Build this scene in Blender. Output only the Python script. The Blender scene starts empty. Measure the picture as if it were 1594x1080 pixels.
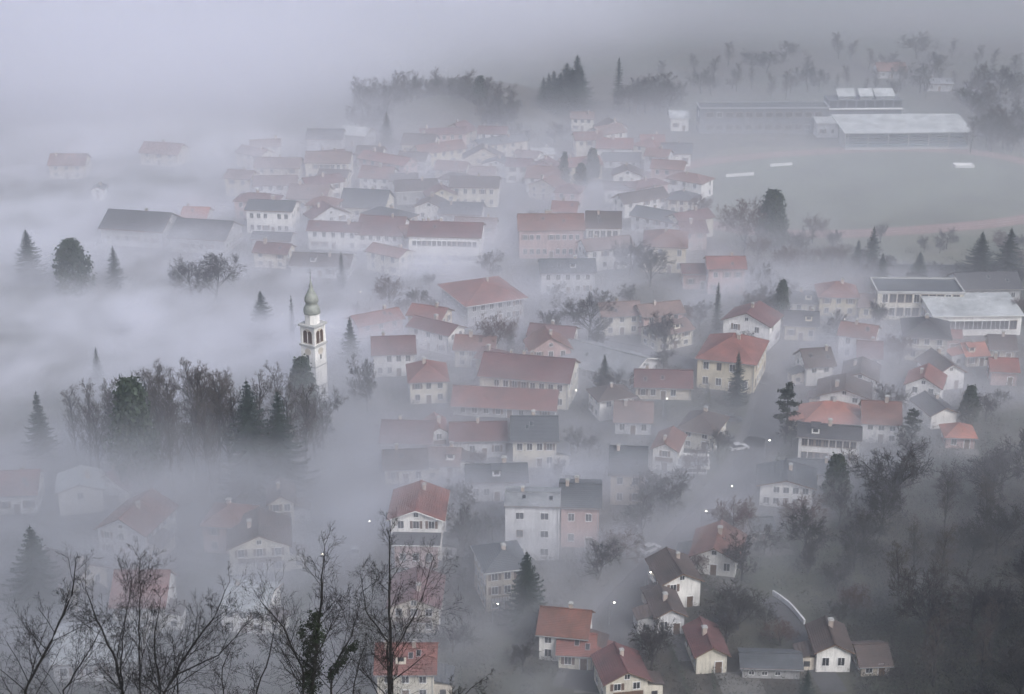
import bpy, math, random
from mathutils import Vector, Matrix
R = math.radians
sc = bpy.context.scene
col = sc.collection

# ------------------------------------------------------------------ camera
CAM_H = 146.0
PITCH = R(20.84)
FPX = 2600.0                       # focal length in pixels of the 1594 px wide photograph
cam_d = bpy.data.cameras.new('camera')
cam_d.sensor_width = 36.0
cam_d.lens = 36.0 * FPX / 1594.0
cam_d.clip_start = 0.5
cam_d.clip_end = 20000
cam = bpy.data.objects.new('camera', cam_d)
cam.location = (0, 0, CAM_H)
cam.rotation_euler = (R(90) - PITCH, 0, 0)
col.objects.link(cam)
sc.camera = cam

# ------------------------------------------------------------------ sky and sun (overcast, brighter from behind and right of the viewpoint)
SUN_EL, SUN_AZ = R(42), R(140)     # azimuth measured from +Y (view direction), negative = left
w = bpy.data.worlds.new('World'); sc.world = w; w.use_nodes = True
wn = w.node_tree.nodes; wl = w.node_tree.links; wn.clear()
sky = wn.new('ShaderNodeTexSky'); sky.sky_type = 'NISHITA'; sky.sun_disc = False
sky.sun_elevation = SUN_EL; sky.sun_rotation = SUN_AZ
sky.air_density = 1.0; sky.dust_density = 4.0; sky.ozone_density = 1.0
hs = wn.new('ShaderNodeHueSaturation'); hs.inputs['Saturation'].default_value = 0.50
bg = wn.new('ShaderNodeBackground'); bg.inputs['Strength'].default_value = 0.085
wo = wn.new('ShaderNodeOutputWorld')
wl.new(sky.outputs[0], hs.inputs['Color']); wl.new(hs.outputs[0], bg.inputs['Color']); wl.new(bg.outputs[0], wo.inputs['Surface'])
sd = bpy.data.lights.new('sun', 'SUN'); sd.energy = 1.5; sd.angle = R(25); sd.color = (1.0, 0.985, 0.975)
sun = bpy.data.objects.new('sun', sd); col.objects.link(sun)
sdir = Vector((math.sin(SUN_AZ) * math.cos(SUN_EL), math.cos(SUN_AZ) * math.cos(SUN_EL), math.sin(SUN_EL)))
sun.rotation_euler = (-sdir).to_track_quat('-Z', 'Y').to_euler()
sun.location = (0, 300, 400)

sc.view_settings.view_transform = 'Standard'; sc.view_settings.look = 'None'
sc.view_settings.exposure = 1.05; sc.view_settings.gamma = 1.0
cy = sc.cycles
cy.max_bounces = 8; cy.diffuse_bounces = 2; cy.glossy_bounces = 2; cy.volume_bounces = 5; cy.transparent_max_bounces = 12
cy.volume_step_rate = 1.0; cy.volume_max_steps = 96
cy.sample_clamp_indirect = 4.0
cy.use_denoising = True
cy.use_adaptive_sampling = True; cy.adaptive_threshold = 0.04; cy.adaptive_min_samples = 16

# ------------------------------------------------------------------ measuring: pixel of the photograph -> point on level ground
CP, SP = math.cos(PITCH), math.sin(PITCH)
def ray(px, py):
    u = (px - 797) / FPX; v = (py - 540) / FPX
    return Vector((u, CP - v * SP, -SP - v * CP))
def at(px, py, z=0.0):
    d = ray(px, py); t = (z - CAM_H) / d.z
    return Vector((d.x * t, d.y * t, z))
def at_y(px, py, y):
    d = ray(px, py); t = y / d.y
    return Vector((d.x * t, y, CAM_H + d.z * t))
def scale_at(py):                   # pixels per metre at that row of the ground
    return FPX / (at(797, py).length * math.cos(math.atan((py - 540) / FPX)))
def dep(py):
    return PITCH + math.atan((py - 540) / FPX)

# ------------------------------------------------------------------ helpers
def sstep(a, b, x):
    t = max(0.0, min(1.0, (x - a) / (b - a))); return t * t * (3 - 2 * t)
def ground_z(x, y):
    z = 0.0
    # the hill the photograph was taken from
    if y < 215:
        h = 143.0 - 0.75 * y
        z = max(z, min(h, 143.0 + 0.05 * -y) if h > 0 else 0.0)
    # wooded slope in the lower right
    if y < 420:
        k = sstep(420, 300, y)
        edge = 78 + (y - 245) * 0.42
        z = max(z, k * 0.42 * max(0.0, x - edge))
    # the tree-ringed knoll behind the town
    dx, dy = (x + 24) / 52.0, (y - 652) / 52.0
    r2 = dx * dx + dy * dy
    if r2 < 1: z = max(z, 9.0 * (1 - r2) ** 1.5)
    # fields rising towards the mountains
    z += 0.10 * max(0.0, y - 780) * sstep(780, 1100, y)
    return z

class MB:
    def __init__(self):
        self.v = []; self.f = []; self.m = []
    def box(self, x0, x1, y0, y1, z0, z1, m=0):
        b = len(self.v)
        self.v += [(x0,y0,z0),(x1,y0,z0),(x1,y1,z0),(x0,y1,z0),(x0,y0,z1),(x1,y0,z1),(x1,y1,z1),(x0,y1,z1)]
        self.f += [(b,b+3,b+2,b+1),(b+4,b+5,b+6,b+7),(b,b+1,b+5,b+4),(b+1,b+2,b+6,b+5),(b+2,b+3,b+7,b+6),(b+3,b,b+4,b+7)]
        self.m += [m] * 6
    def poly(self, pts, m=0):
        b = len(self.v); self.v += [tuple(p) for p in pts]; self.f.append(tuple(range(b, b + len(pts)))); self.m.append(m)
    def prism(self, pts, dz, m=0, mside=None):      # pts: top polygon (counter-clockwise), extruded down by dz
        n = len(pts); b = len(self.v)
        self.v += [tuple(p) for p in pts] + [(p[0], p[1], p[2] - dz) for p in pts]
        self.f.append(tuple(range(b, b + n))); self.m.append(m)
        self.f.append(tuple(range(b + 2 * n - 1, b + n - 1, -1))); self.m.append(m)
        for i in range(n):
            j = (i + 1) % n
            self.f.append((b + i, b + n + i, b + n + j, b + j)); self.m.append(m if mside is None else mside)
    def lathe(self, prof, n=8, m=0, cx=0, cy=0, off=0.0):
        b = len(self.v)
        for r, z in prof:
            for k in range(n):
                a = 2 * math.pi * k / n + off
                self.v.append((cx + r * math.cos(a), cy + r * math.sin(a), z))
        for i in range(len(prof) - 1):
            for k in range(n):
                k2 = (k + 1) % n
                self.f.append((b + i*n + k, b + i*n + k2, b + (i+1)*n + k2, b + (i+1)*n + k)); self.m.append(m)
        self.f.append(tuple(b + k for k in range(n - 1, -1, -1))); self.m.append(m)
        e = b + (len(prof) - 1) * n
        self.f.append(tuple(e + k for k in range(n))); self.m.append(m)
    def tube(self, pts, rad, n=4, m=0):
        b = len(self.v); L = len(pts)
        for i, p in enumerate(pts):
            t = (pts[min(i + 1, L - 1)] - pts[max(i - 1, 0)])
            if t.length < 1e-6: t = Vector((0, 0, 1))
            t.normalize()
            a = t.cross(Vector((0.31, 0.17, 0.94)) if abs(t.z) < 0.9 else Vector((1, 0.1, 0))).normalized()
            c = t.cross(a)
            for k in range(n):
                an = 2 * math.pi * k / n
                q = p + (a * math.cos(an) + c * math.sin(an)) * rad[i]
                self.v.append((q.x, q.y, q.z))
        for i in range(L - 1):
            for k in range(n):
                k2 = (k + 1) % n
                self.f.append((b + i*n + k, b + i*n + k2, b + (i+1)*n + k2, b + (i+1)*n + k)); self.m.append(m)
        self.f.append(tuple(b + (L-1)*n + k for k in range(n))); self.m.append(m)
    def mesh(self, name, mats, smooth=False):
        me = bpy.data.meshes.new(name)
        me.from_pydata(self.v, [], self.f)
        for mt in (mats if isinstance(mats, (list, tuple)) else [mats]): me.materials.append(mt)
        me.polygons.foreach_set('material_index', self.m)
        if smooth: me.polygons.foreach_set('use_smooth', [True] * len(me.polygons))
        me.update(); return me
    def build(self, name, mats, parent=None, smooth=False):
        return link(name, self.mesh(name, mats, smooth), parent)
def link(name, data, parent=None, loc=None, rz=None, scale=None):
    o = bpy.data.objects.new(name, data); col.objects.link(o)
    if parent is not None: o.parent = parent
    if loc is not None: o.location = loc
    if rz is not None: o.rotation_euler = (0, 0, rz)
    if scale is not None: o.scale = (scale,) * 3 if isinstance(scale, (int, float)) else scale
    return o
def tag(o, label=None, cat=None, group=None, kind=None):
    if label: o['label'] = label
    if cat: o['category'] = cat
    if group: o['group'] = group
    if kind: o['kind'] = kind
    return o

# ------------------------------------------------------------------ materials
def new_mat(name):
    m = bpy.data.materials.new(name); m.use_nodes = True
    nt = m.node_tree; nt.nodes.clear()
    out = nt.nodes.new('ShaderNodeOutputMaterial'); b = nt.nodes.new('ShaderNodeBsdfPrincipled')
    nt.links.new(b.outputs[0], out.inputs['Surface'])
    return m, nt, b
def ramp(nt, fac, stops):
    r = nt.nodes.new('ShaderNodeValToRGB'); nt.links.new(fac, r.inputs[0])
    e = r.color_ramp.elements
    while len(e) < len(stops): e.new(0.5)
    for i, (p, c) in enumerate(stops):
        e[i].position = p; e[i].color = (c[0], c[1], c[2], 1)
    return r.outputs[0]
def noise(nt, scale, detail=3, rough=0.55, src='Object', map_scale=None):
    if src == 'World':
        g = nt.nodes.new('ShaderNodeNewGeometry'); vec = g.outputs['Position']
    else:
        tc = nt.nodes.new('ShaderNodeTexCoord'); vec = tc.outputs[src]
    if map_scale:
        mp = nt.nodes.new('ShaderNodeMapping'); mp.inputs['Scale'].default_value = map_scale
        nt.links.new(vec, mp.inputs[0]); vec = mp.outputs[0]
    n = nt.nodes.new('ShaderNodeTexNoise'); n.inputs['Scale'].default_value = scale
    n.inputs['Detail'].default_value = detail; n.inputs['Roughness'].default_value = rough
    nt.links.new(vec, n.inputs['Vector'])
    return n.outputs['Fac']
def mixc(nt, fac, a, b, mode='MIX'):
    m = nt.nodes.new('ShaderNodeMix'); m.data_type = 'RGBA'; m.blend_type = mode
    for s, v in ((m.inputs[0], fac), (m.inputs[6], a), (m.inputs[7], b)):
        if isinstance(v, bpy.types.NodeSocket): nt.links.new(v, s)
        elif isinstance(v, (int, float)): s.default_value = v
        else: s.default_value = (v[0], v[1], v[2], 1)
    return m.outputs[2]
def k(c, f): return tuple(min(1, x * f) for x in c)
def wall_mat(name, c):
    m, nt, b = new_mat(name)
    n1 = noise(nt, 0.35, 4, 0.6, 'World'); n2 = noise(nt, 1.2, 4, 0.65, 'World', (2.2, 2.2, 0.25))
    base = ramp(nt, n1, [(0.3, k(c, 0.72)), (0.7, k(c, 1.06))])
    cc = mixc(nt, ramp(nt, n2, [(0.45, (0, 0, 0)), (0.75, (0.7, 0.7, 0.7))]), base, k(c, 0.5))
    nt.links.new(cc, b.inputs['Base Color']); b.inputs['Roughness'].default_value = 0.9
    return m
def roof_mat(name, c, metal=False):
    m, nt, b = new_mat(name)
    n1 = noise(nt, 0.25, 5, 0.65, 'World'); n2 = noise(nt, 3.0, 3, 0.7, 'World')
    base = ramp(nt, n1, [(0.28, k(c, 0.45)), (0.5, c), (0.75, k(c, 1.6))])
    cc = mixc(nt, ramp(nt, n2, [(0.4, (0, 0, 0)), (0.66, (0.8, 0.8, 0.8))]), base, (c[0]*0.5 + 0.03, c[1]*0.6 + 0.03, c[2]*0.6 + 0.03))
    nt.links.new(cc, b.inputs['Base Color']); b.inputs['Roughness'].default_value = 0.5 if metal else 0.8
    # tile courses / sheet ribs as fine relief
    tc = nt.nodes.new('ShaderNodeTexCoord'); wv = nt.nodes.new('ShaderNodeTexWave')
    wv.wave_type = 'BANDS'; wv.bands_direction = 'Z' if not metal else 'X'; wv.inputs['Scale'].default_value = 1.9
    nt.links.new(tc.outputs['Object'], wv.inputs['Vector'])
    bp = nt.nodes.new('ShaderNodeBump'); bp.inputs['Strength'].default_value = 0.5; bp.inputs['Distance'].default_value = 0.06
    nt.links.new(wv.outputs['Fac'], bp.inputs['Height']); nt.links.new(bp.outputs[0], b.inputs['Normal'])
    return m
def plain(name, c, rough=0.8, var=0.25, scale=2.0, src='Object', metallic=0.0):
    m, nt, b = new_mat(name)
    n = noise(nt, scale, 4, 0.6, src)
    nt.links.new(ramp(nt, n, [(0.25, k(c, 1 - var)), (0.75, k(c, 1 + var))]), b.inputs['Base Color'])
    b.inputs['Roughness'].default_value = rough; b.inputs['Metallic'].default_value = metallic
    return m
W = {n: wall_mat('plaster_' + n, c) for n, c in {
    'white': (0.84, 0.825, 0.80), 'cream': (0.70, 0.66, 0.57), 'yellow': (0.64, 0.57, 0.43), 'beige': (0.58, 0.52, 0.44),
    'pink': (0.52, 0.37, 0.35), 'grey': (0.42, 0.42, 0.43), 'pale': (0.62, 0.62, 0.64), 'ochre': (0.5, 0.38, 0.22), 'slate': (0.13, 0.14, 0.16)}.items()}
T = {n: roof_mat('roof_' + n, c) for n, c in {
    'red': (0.19, 0.070, 0.058), 'orange': (0.31, 0.10, 0.062), 'darkred': (0.115, 0.045, 0.045), 'brown': (0.066, 0.045, 0.041),
    'redbrown': (0.155, 0.064, 0.048), 'dark': (0.045, 0.043, 0.05), 'slate': (0.065, 0.070, 0.082), 'faded': (0.17, 0.11, 0.10)}.items()}
T['sheet'] = roof_mat('roof_sheet', (0.42, 0.43, 0.45), True)
T['concrete'] = roof_mat('roof_concrete', (0.24, 0.24, 0.26), True)
T['white'] = roof_mat('roof_white', (0.42, 0.42, 0.43), True)
M_FASCIA = plain('fascia_wood', (0.16, 0.10, 0.07)); M_FASCIA_W = plain('fascia_white', (0.72, 0.72, 0.70), 0.7, 0.1)
M_FRAME = plain('window_frame', (0.30, 0.24, 0.20), 0.6, 0.2); M_FRAME_W = plain('window_frame_white', (0.7, 0.7, 0.7), 0.6, 0.1)
M_GLASS = plain('window_glass', (0.025, 0.027, 0.032), 0.12, 0.4)
M_SHUT = plain('shutter_brown', (0.13, 0.08, 0.055), 0.7)
M_DOOR = plain('door_wood', (0.12, 0.07, 0.04), 0.6)
M_CHIM = wall_mat('chimney_plaster', (0.45, 0.38, 0.34))
M_CONC = plain('concrete', (0.36, 0.36, 0.36), 0.9, 0.25, 0.6, 'World')
M_STEEL = plain('galvanised_steel', (0.35, 0.36, 0.38), 0.45, 0.15, 3.0, 'Object', 0.6)
M_COPPER = plain('verdigris_copper', (0.24, 0.255, 0.235), 0.6, 0.35, 0.8)
M_BARK = plain('bark', (0.030, 0.028, 0.029), 0.95, 0.4, 3.0)
M_TWIG = plain('twigs', (0.032, 0.029, 0.030), 0.95, 0.35, 1.0)
M_TWIGB = plain('twigs_brownish', (0.062, 0.050, 0.045), 0.95, 0.35, 1.0)
M_TWIGR = plain('twigs_reddish', (0.075, 0.045, 0.042), 0.95, 0.35, 1.0)
M_BARKD = plain('bark_wet', (0.010, 0.0085, 0.0085), 0.8, 0.4, 3.0)
def foliage(name, a, b_):
    m, nt, b = new_mat(name)
    nt.links.new(ramp(nt, noise(nt, 0.8, 4, 0.7), [(0.3, a), (0.7, b_)]), b.inputs['Base Color'])
    b.inputs['Roughness'].default_value = 0.75
    return m
M_NEEDLE = foliage('spruce_needles', (0.007, 0.014, 0.013), (0.026, 0.042, 0.033))
M_PINE = foliage('pine_needles', (0.010, 0.016, 0.012), (0.030, 0.042, 0.028))
M_EVER = foliage('evergreen_leaves', (0.012, 0.022, 0.014), (0.040, 0.060, 0.035))
M_IVY = foliage('ivy_leaves', (0.004, 0.008, 0.003), (0.016, 0.028, 0.010))
M_BRUSH = foliage('undergrowth_leaves', (0.022, 0.024, 0.018), (0.060, 0.058, 0.045))
def lamp_mat():
    m, nt, b = new_mat('lamp_glow')
    b.inputs['Base Color'].default_value = (0.9, 0.9, 0.85, 1)
    b.inputs['Emission Color'].default_value = (1.0, 0.93, 0.80, 1); b.inputs['Emission Strength'].default_value = 14.0
    try: m.cycles.emission_sampling = 'NONE'
    except Exception: pass
    return m
M_GLOW = lamp_mat()

# ground
def ground_mat():
    m, nt, b = new_mat('winter_ground')
    n1 = noise(nt, 0.012, 5, 0.6, 'World'); n2 = noise(nt, 0.09, 5, 0.65, 'World'); n3 = noise(nt, 0.7, 4, 0.7, 'World')
    g = ramp(nt, n2, [(0.25, (0.022, 0.030, 0.018)), (0.5, (0.042, 0.050, 0.032)), (0.72, (0.075, 0.070, 0.048))])
    d = ramp(nt, n2, [(0.3, (0.030, 0.025, 0.020)), (0.7, (0.075, 0.064, 0.052))])
    c = mixc(nt, ramp(nt, n1, [(0.42, (0, 0, 0)), (0.58, (1, 1, 1))]), g, d)
    c = mixc(nt, 0.55, c, mixc(nt, 1.0, c, ramp(nt, n3, [(0.25, (0.45, 0.45, 0.45)), (0.75, (1.3, 1.3, 1.3))]), 'MULTIPLY'))
    nt.links.new(c, b.inputs['Base Color']); b.inputs['Roughness'].default_value = 0.95
    return m
M_GROUND = ground_mat()
M_ASPH = plain('asphalt', (0.050, 0.050, 0.054), 0.75, 0.3, 0.35, 'World')
M_PAVE = plain('pavement_slabs', (0.085, 0.085, 0.088), 0.9, 0.2, 0.6, 'World')
M_MARK = plain('road_paint', (0.62, 0.62, 0.60), 0.7, 0.15, 1.0, 'World')
M_PITCH = plain('pitch_grass', (0.082, 0.096, 0.068), 0.95, 0.5, 0.05, 'World')
M_TRACK = plain('running_track', (0.19, 0.105, 0.095), 0.85, 0.2, 0.15, 'World')

# ------------------------------------------------------------------ ground
def axis(a, b, fine, lo, hi, coarse):
    v = []; x = a
    while x < b:
        v.append(x); x += fine if lo <= x < hi else coarse
    v.append(b); return v
xs = axis(-5000, 5000, 7.0, -420, 420, 220.0); ys = axis(-400, 7000, 7.0, -20, 1100, 250.0)
gv = [(x, y, ground_z(x, y)) for y in ys for x in xs]
nx = len(xs)
gf = [(j*nx + i, j*nx + i + 1, (j+1)*nx + i + 1, (j+1)*nx + i) for j in range(len(ys) - 1) for i in range(nx - 1)]
gm = bpy.data.meshes.new('ground'); gm.from_pydata(gv, [], gf); gm.materials.append(M_GROUND)
gm.polygons.foreach_set('use_smooth', [True] * len(gm.polygons)); gm.update()
tag(link('ground', gm), kind='structure')

def smooth_path(pts, step=3.0):
    out = []
    P = [pts[0]] + list(pts) + [pts[-1]]
    for i in range(1, len(P) - 2):
        a, b_, c, d = P[i-1], P[i], P[i+1], P[i+2]
        n = max(2, int((c - b_).length / step))
        for q in range(n):
            t = q / n
            out.append(0.5 * ((2*b_) + (c - a)*t + (2*a - 5*b_ + 4*c - d)*t*t + (3*b_ - a - 3*c + d)*t*t*t))
    out.append(P[-2]); return out
def ribbon(name, pts, w0, w1, z, mat, z2=None, kind='structure'):
    mb = MB(); L = []
    for i, p in enumerate(pts):
        t = pts[min(i + 1, len(pts) - 1)] - pts[max(i - 1, 0)]; t.z = 0; t.normalize()
        n = Vector((t.y, -t.x, 0))
        L.append((p + n * w0, p + n * w1))
    for i in range(len(L) - 1):
        a, b_ = L[i]; c, d = L[i+1]
        if z2 is None:
            mb.poly([(a.x, a.y, z), (b_.x, b_.y, z), (d.x, d.y, z), (c.x, c.y, z)])
        else:
            mb.poly([(a.x, a.y, z2), (b_.x, b_.y, z2), (d.x, d.y, z2), (c.x, c.y, z2)])
            mb.poly([(a.x, a.y, z), (a.x, a.y, z2), (c.x, c.y, z2), (c.x, c.y, z)])
            mb.poly([(b_.x, b_.y, z), (b_.x, b_.y, z2), (d.x, d.y, z2), (d.x, d.y, z)])
    o = mb.build(name, mat)
    if kind: tag(o, kind=kind)
    return o
ROADS = []
def road(name, pix, width, pave=True, dashes=False):
    pts = smooth_path([at(*p) for p in pix]); ROADS.append((pts, width / 2 + 2.2))
    ribbon(name, pts, -width/2, width/2, 0.03, M_ASPH)
    if pave:
        ribbon('pavement', pts, width/2, width/2 + 1.6, 0.0, M_PAVE, 0.15)
        ribbon('pavement', pts, -width/2 - 1.6, -width/2, 0.0, M_PAVE, 0.15)
    if dashes:
        for i in range(0, len(pts) - 2, 3):
            ribbon('road_marking', pts[i:i+2], -0.08, 0.08, 0.034, M_MARK)
    return pts
main_road = road('road', [(1205, 560), (1198, 640), (1160, 730), (1095, 805), (1010, 895), (950, 965), (905, 1075)], 6.5, True, False)
road('road', [(1198, 930), (1240, 978), (1272, 1030), (1300, 1078)], 4.2, False)
west_street = road('road', [(545, 660), (548, 760), (545, 850), (520, 960), (505, 1090)], 6.0)
road('road', [(700, 505), (845, 520), (1000, 548), (1100, 570), (1203, 590)], 5.5)
road('road', [(548, 650), (700, 645), (900, 660), (1120, 680), (1190, 690)], 5.0, False)
road('road', [(790, 300), (800, 400), (845, 520)], 5.0, False)
road('road', [(1240, 560), (1380, 590), (1600, 620)], 4.5, False)

# stadium: pitch and running track on level ground
def oval(cx, cy, hw, hh, rot, n=80):
    pts = []
    for i in range(n):
        a = 2 * math.pi * i / n
        ex = 2 / 2.6
        x = hw * math.copysign(abs(math.cos(a)) ** ex, math.cos(a)); y = hh * math.copysign(abs(math.sin(a)) ** ex, math.sin(a))
        pts.append(Vector((cx + x * math.cos(rot) - y * math.sin(rot), cy + x * math.sin(rot) + y * math.cos(rot), 0)))
    return pts
sc_ = at(1345, 292); SR = R(14)
o_out = oval(sc_.x, sc_.y, 74, 52, SR); o_in = oval(sc_.x, sc_.y, 67, 44, SR)
mb = MB()
for i in range(len(o_out)):
    j = (i + 1) % len(o_out)
    a, b_, c, d = o_in[i], o_out[i], o_out[j], o_in[j]
    mb.poly([(a.x, a.y, 0.03), (b_.x, b_.y, 0.03), (c.x, c.y, 0.03), (d.x, d.y, 0.03)])
tag(mb.build('running_track', M_TRACK), kind='structure')
mb = MB(); mb.poly([(p.x, p.y, 0.026) for p in o_in]); tag(mb.build('sports_field', M_PITCH), kind='structure')
def meadow_mat():
    m, nt, b = new_mat('winter_meadow')
    n1 = noise(nt, 0.035, 5, 0.65, 'World'); n2 = noise(nt, 0.4, 4, 0.7, 'World')
    c = ramp(nt, n1, [(0.3, (0.060, 0.075, 0.045)), (0.5, (0.095, 0.100, 0.068)), (0.7, (0.13, 0.115, 0.085))])
    c = mixc(nt, 0.5, c, mixc(nt, 1.0, c, ramp(nt, n2, [(0.3, (0.5, 0.5, 0.5)), (0.7, (1.3, 1.3, 1.3))]), 'MULTIPLY'))
    nt.links.new(c, b.inputs['Base Color']); b.inputs['Roughness'].default_value = 0.95
    return m
M_MEADOW = meadow_mat()
mb = MB(); mb.poly([(p.x, p.y, 0.018) for p in smooth_path([at(*q) for q in ((1075, 345), (1160, 395), (1280, 404), (1420, 408), (1720, 408), (1760, 300), (1560, 232), (1300, 228), (1130, 232), (1062, 275), (1075, 345))], 6.0)[:-1]])
tag(mb.build('meadow', M_MEADOW), kind='structure')
for f in (0.25, 0.5, 0.75):
    q = [o_in[i].lerp(o_out[i], f) for i in range(len(o_in))]; q.append(q[0])
    ribbon('track_line', q, -0.05, 0.05, 0.036, M_MARK)

# ------------------------------------------------------------------ buildings
WCACHE = {}
def window_mesh(w_, h, white, shut):
    key = (round(w_, 2), round(h, 2), white, shut)
    if key in WCACHE: return WCACHE[key]
    m = MB(); t = 0.09
    m.box(-w_/2, w_/2, -0.035, 0.05, 0, h, 1)
    m.box(-w_/2 - t, -w_/2, -0.09, 0.05, -t, h + t, 0); m.box(w_/2, w_/2 + t, -0.09, 0.05, -t, h + t, 0)
    m.box(-w_/2, w_/2, -0.09, 0.05, h, h + t, 0); m.box(-w_/2 - 0.02, w_/2 + 0.02, -0.17, 0.05, -t, 0, 0)
    m.box(-0.03, 0.03, -0.07, -0.036, 0, h, 0)
    if shut:
        for s in (-1, 1):
            x0 = s * (w_/2 + t); x1 = s * (w_/2 + t + w_ * 0.48)
            m.box(min(x0, x1), max(x0, x1), -0.07, 0.02, -0.03, h + 0.03, 2)
    WCACHE[key] = m.mesh('window', [M_FRAME_W if white else M_FRAME, M_GLASS, M_SHUT])
    return WCACHE[key]
DOOR = MB(); DOOR.box(-0.55, 0.55, -0.06, 0.05, 0, 2.1, 0); DOOR.box(-0.7, -0.55, -0.1, 0.05, 0, 2.25, 1); DOOR.box(0.55, 0.7, -0.1, 0.05, 0, 2.25, 1)
DOOR.box(-0.55, 0.55, -0.1, 0.05, 2.1, 2.25, 1); DOOR.box(0.38, 0.44, -0.12, -0.06, 0.95, 1.1, 1); DOOR = DOOR.mesh('door', [M_DOOR, M_FRAME_W])
CHIMNEY = MB(); CHIMNEY.box(-0.35, 0.35, -0.35, 0.35, -1.2, 1.15, 0); CHIMNEY.box(-0.45, 0.45, -0.45, 0.45, 1.15, 1.27, 1)
CHIMNEY.box(-0.3, 0.3, -0.3, 0.3, 1.27, 1.42, 1); CHIMNEY = CHIMNEY.mesh('chimney', [M_CHIM, M_CONC])
SKYL = MB(); SKYL.box(-0.4, 0.4, -0.6, 0.6, -0.05, 0.06, 0); SKYL.box(-0.33, 0.33, -0.53, 0.53, 0.06, 0.075, 1); SKYL = SKYL.mesh('skylight', [M_STEEL, M_GLASS])
rb = random.Random(5)
FOOT = []; HEDGE = []; KEYH = []
M_YARD = plain('yard_gravel', (0.13, 0.125, 0.12), 0.95, 0.3, 0.8, 'World')
def roof_mesh(kind, w_, d, h, rise, o, mat, fascia):
    m = MB(); x, y = w_/2 + o, d/2 + o; t = 0.22
    if kind == 'x':                       # ridge parallel to the front
        sl = rise / (d/2); ze = h - sl * o; zr = h + rise
        m.prism([(-x,-y,ze+t), (x,-y,ze+t), (x,0,zr+t), (-x,0,zr+t)], t, 0, 1)
        m.prism([(x,y,ze+t), (-x,y,ze+t), (-x,0,zr+t), (x,0,zr+t)], t, 0, 1)
        m.box(-x, x, -0.16, 0.16, zr + t - 0.05, zr + t + 0.09, 0)
    elif kind == 'y':                     # gable to the front
        sl = rise / (w_/2); ze = h - sl * o; zr = h + rise
        m.prism([(-x,y,ze+t), (-x,-y,ze+t), (0,-y,zr+t), (0,y,zr+t)], t, 0, 1)
        m.prism([(x,-y,ze+t), (x,y,ze+t), (0,y,zr+t), (0,-y,zr+t)], t, 0, 1)
        m.box(-0.16, 0.16, -y, y, zr + t - 0.05, zr + t + 0.09, 0)
    elif kind == 'hip':
        sh = min(w_, d) / 2; sl = rise / sh; ze = h - sl * o + 0.02; zr = h + rise
        m.box(-x, x, -y, y, ze, ze + t, 1)
        e = ze + t + 0.003
        if w_ >= d:
            r = (w_ - d) / 2; a, b_ = (-r, 0, zr + t), (r, 0, zr + t)
            m.poly([(-x,-y,e), (x,-y,e), b_, a]); m.poly([(x,y,e), (-x,y,e), a, b_]); m.poly([(-x,y,e), (-x,-y,e), a]); m.poly([(x,-y,e), (x,y,e), b_])
        else:
            r = (d - w_) / 2; a, b_ = (0, -r, zr + t), (0, r, zr + t)
            m.poly([(-x,-y,e), (x,-y,e), a]); m.poly([(x,y,e), (-x,y,e), b_]); m.poly([(x,-y,e), (x,y,e), b_, a]); m.poly([(-x,y,e), (-x,-y,e), a, b_])
    elif kind == 'shed':                  # falls towards the front
        m.prism([(-x,-y,h+t), (x,-y,h+t), (x,y,h+rise+t), (-x,y,h+rise+t)], t, 0, 1)
    else:                                 # flat with a parapet
        m.box(-x + o, x - o, -y + o, y - o, h, h + 0.12, 0)
        for (a, b_, c, d_) in ((-x, x, -y, -y + 0.35), (-x, x, y - 0.35, y), (-x, -x + 0.35, -y + 0.35, y - 0.35), (x - 0.35, x, -y + 0.35, y - 0.35)):
            m.box(a, b_, c, d_, h - 0.1, h + 0.5, 1)
    return m.mesh('roof', [T[mat], fascia])
def wall_mesh(kind, w_, d, h, rise, mat):
    m = MB(); x, y = w_/2, d/2
    m.box(-x, x, -y, y, -0.5, h, 0)
    g = 0.02
    if kind == 'y' :
        for yy in (-y, y - 0.25): 
            m.poly([(-x, yy, h), (x, yy, h), (0, yy, h + rise - g)]); m.poly([(x, yy+0.25, h), (-x, yy+0.25, h), (0, yy+0.25, h + rise - g)])
    elif kind == 'x':
        for xx in (-x, x - 0.25):
            m.poly([(xx, y, h), (xx, -y, h), (xx, 0, h + rise - g)]); m.poly([(xx+0.25, -y, h), (xx+0.25, y, h), (xx+0.25, 0, h + rise - g)])
    elif kind == 'shed':
        m.poly([(-x, -y, h), (-x, y, h + rise), (-x, y, h)]); m.poly([(x, -y, h), (x, y, h), (x, y, h + rise)]); m.poly([(-x, y, h), (-x, y, h+rise), (x, y, h+rise), (x, y, h)])
    return m.mesh('wall', W[mat])
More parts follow.
